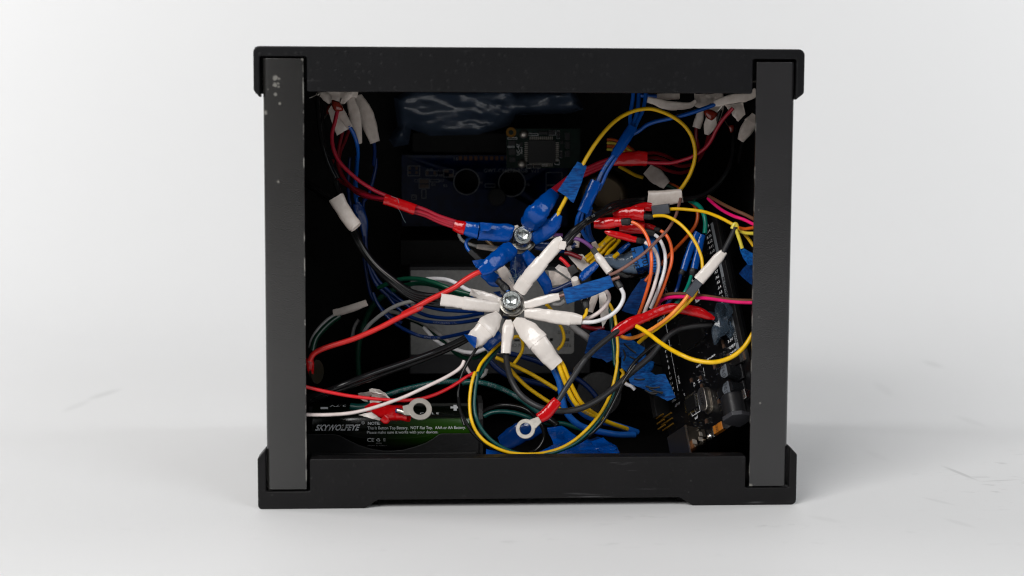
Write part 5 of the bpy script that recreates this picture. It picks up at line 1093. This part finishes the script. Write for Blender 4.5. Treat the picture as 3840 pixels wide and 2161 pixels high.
t = Loose('grey wire drooping across the left of the grey module', 'dark green wire drooping across the lower left of the grey module', 'white wire drooping under the white terminal with blue tape inside', 'dark blue tape lump behind the narrow white terminal'); t.wire('J', '1000,265 1150,275 1280,320 1420,375 1540,440 1650,520 1740,590 1800,650', [98, 88, 74], .95, 'grey'); t.wire('J', '1330,360 1450,410 1560,490 1660,570 1760,660 1850,740 1950,790 2060,790 2180,730', [92, 80, 60], .95, 'deep_green'); t.wire('J', '1480,450 1560,540 1620,600 1700,650 1820,690 1940,725 2060,730 2190,685', [86, 70, 56], .9, 'white'); t.wrap('G', '420,880,120 500,800,190 600,700,200', [54, 58], 'shaded_blue_tape', flat=.5); t.done()
one_wire('wire', 'loose white wire across the front of the battery', 'J', '1935,825 1905,890 1830,955 1700,1030 1550,1100 1400,1168 1250,1235 1100,1292 950,1345 800,1388 640,1418 480,1432 320,1438 140,1436', [22, 14, 9, 6], .72, 'pale')
one_wire('wire', 'loose red wire sagging above the battery', 'J', '2055,962 1960,1010 1850,1085 1740,1150 1600,1215 1450,1258 1300,1275 1120,1270 940,1258 760,1240 600,1220 430,1188 290,1158 130,1118', [30, 18, 12, 8], .72, 'bright_red')
t = Loose('pale pink wire end behind the tips of the loose red and white wires', "grey wire end right of the big yellow loop's upper left"); t.wire('J', '1950,880 1985,945 2030,1005', [40, 42], .75, 'pale'); t.wire('J', '2185,925 2170,975 2120,1010', [44, 46], .8, 'grey'); t.done()
t = Thing('terminal_lead', 'silver ring terminal in red tape with a torn white tape tail above the battery', 'cable')
t.wrap('M', '1010,310,90 1100,290,130 1220,330,190 1330,360,210 1460,365,215 1600,390,180', [26, 20, 15], 'red_tape', flat=.75, crum=.08, sq=.7); t.wrap('M', '1230,420,110 1290,470,110 1320,490,60', [17, 17], 'red_tape', flat=.6, hole=(0, 0))
t.wrap('M', '1420,330,70 1460,335,78 1490,338,70', [14, 13], 'navy', name='inner_sleeve', flat=.8); t.wire('M', '1440,330 1500,345 1570,370 1640,370', [13, 11], 1.1, 'tin', name='bare_strands')
t.flag('M', '895,95,30 1060,65,24 1220,95,22 1330,165,24 1240,160,26 1100,100,28 1020,150,30 1030,215,30 960,200,30 900,150,32', 'white_tape', amp=.5); t.flag('M', '1045,40,32 1090,25,32 1190,40,30 1270,90,28 1335,165,26 1280,170,28 1130,80,30 1050,100,32', 'white_tape', amp=.4); t.flag('M', '1090,100,30 1250,140,28 1300,180,28 1150,230,28 1060,280,28 1060,200,29', 'dull_tape', amp=.5); t.flag('M', '900,390,26 1140,340,24 1160,410,22 1250,475,22 1100,450,23', 'white_tape', amp=.4)
o = P('M', 1745, 318, 9); fr_ = frame(o, (CAM-o).normalized() + Vector((.1, 0, .55)), Vector((0, 0, 1))); ro = mm('M', 165, o)
t.add('ring', ring_plate(fr_, ro, ro*.56, .8, radians(184), ro*1.4, ro*.5, ro*.4), 'dull_tin', bevel=.15); t.done()
# cobweb of dust
t = Thing('dust_thread', 'fine dusty thread hanging below the red tape band', 'fibres'); t.add('fibre', tube(path('E', '1180,540 1215,600 1240,660 1268,710', 48), .09, 4), 'fibre'); t.add('fibre', tube(path('E', '1110,410 1180,440 1195,490', 46), .12, 4), 'fibre'); t.done()
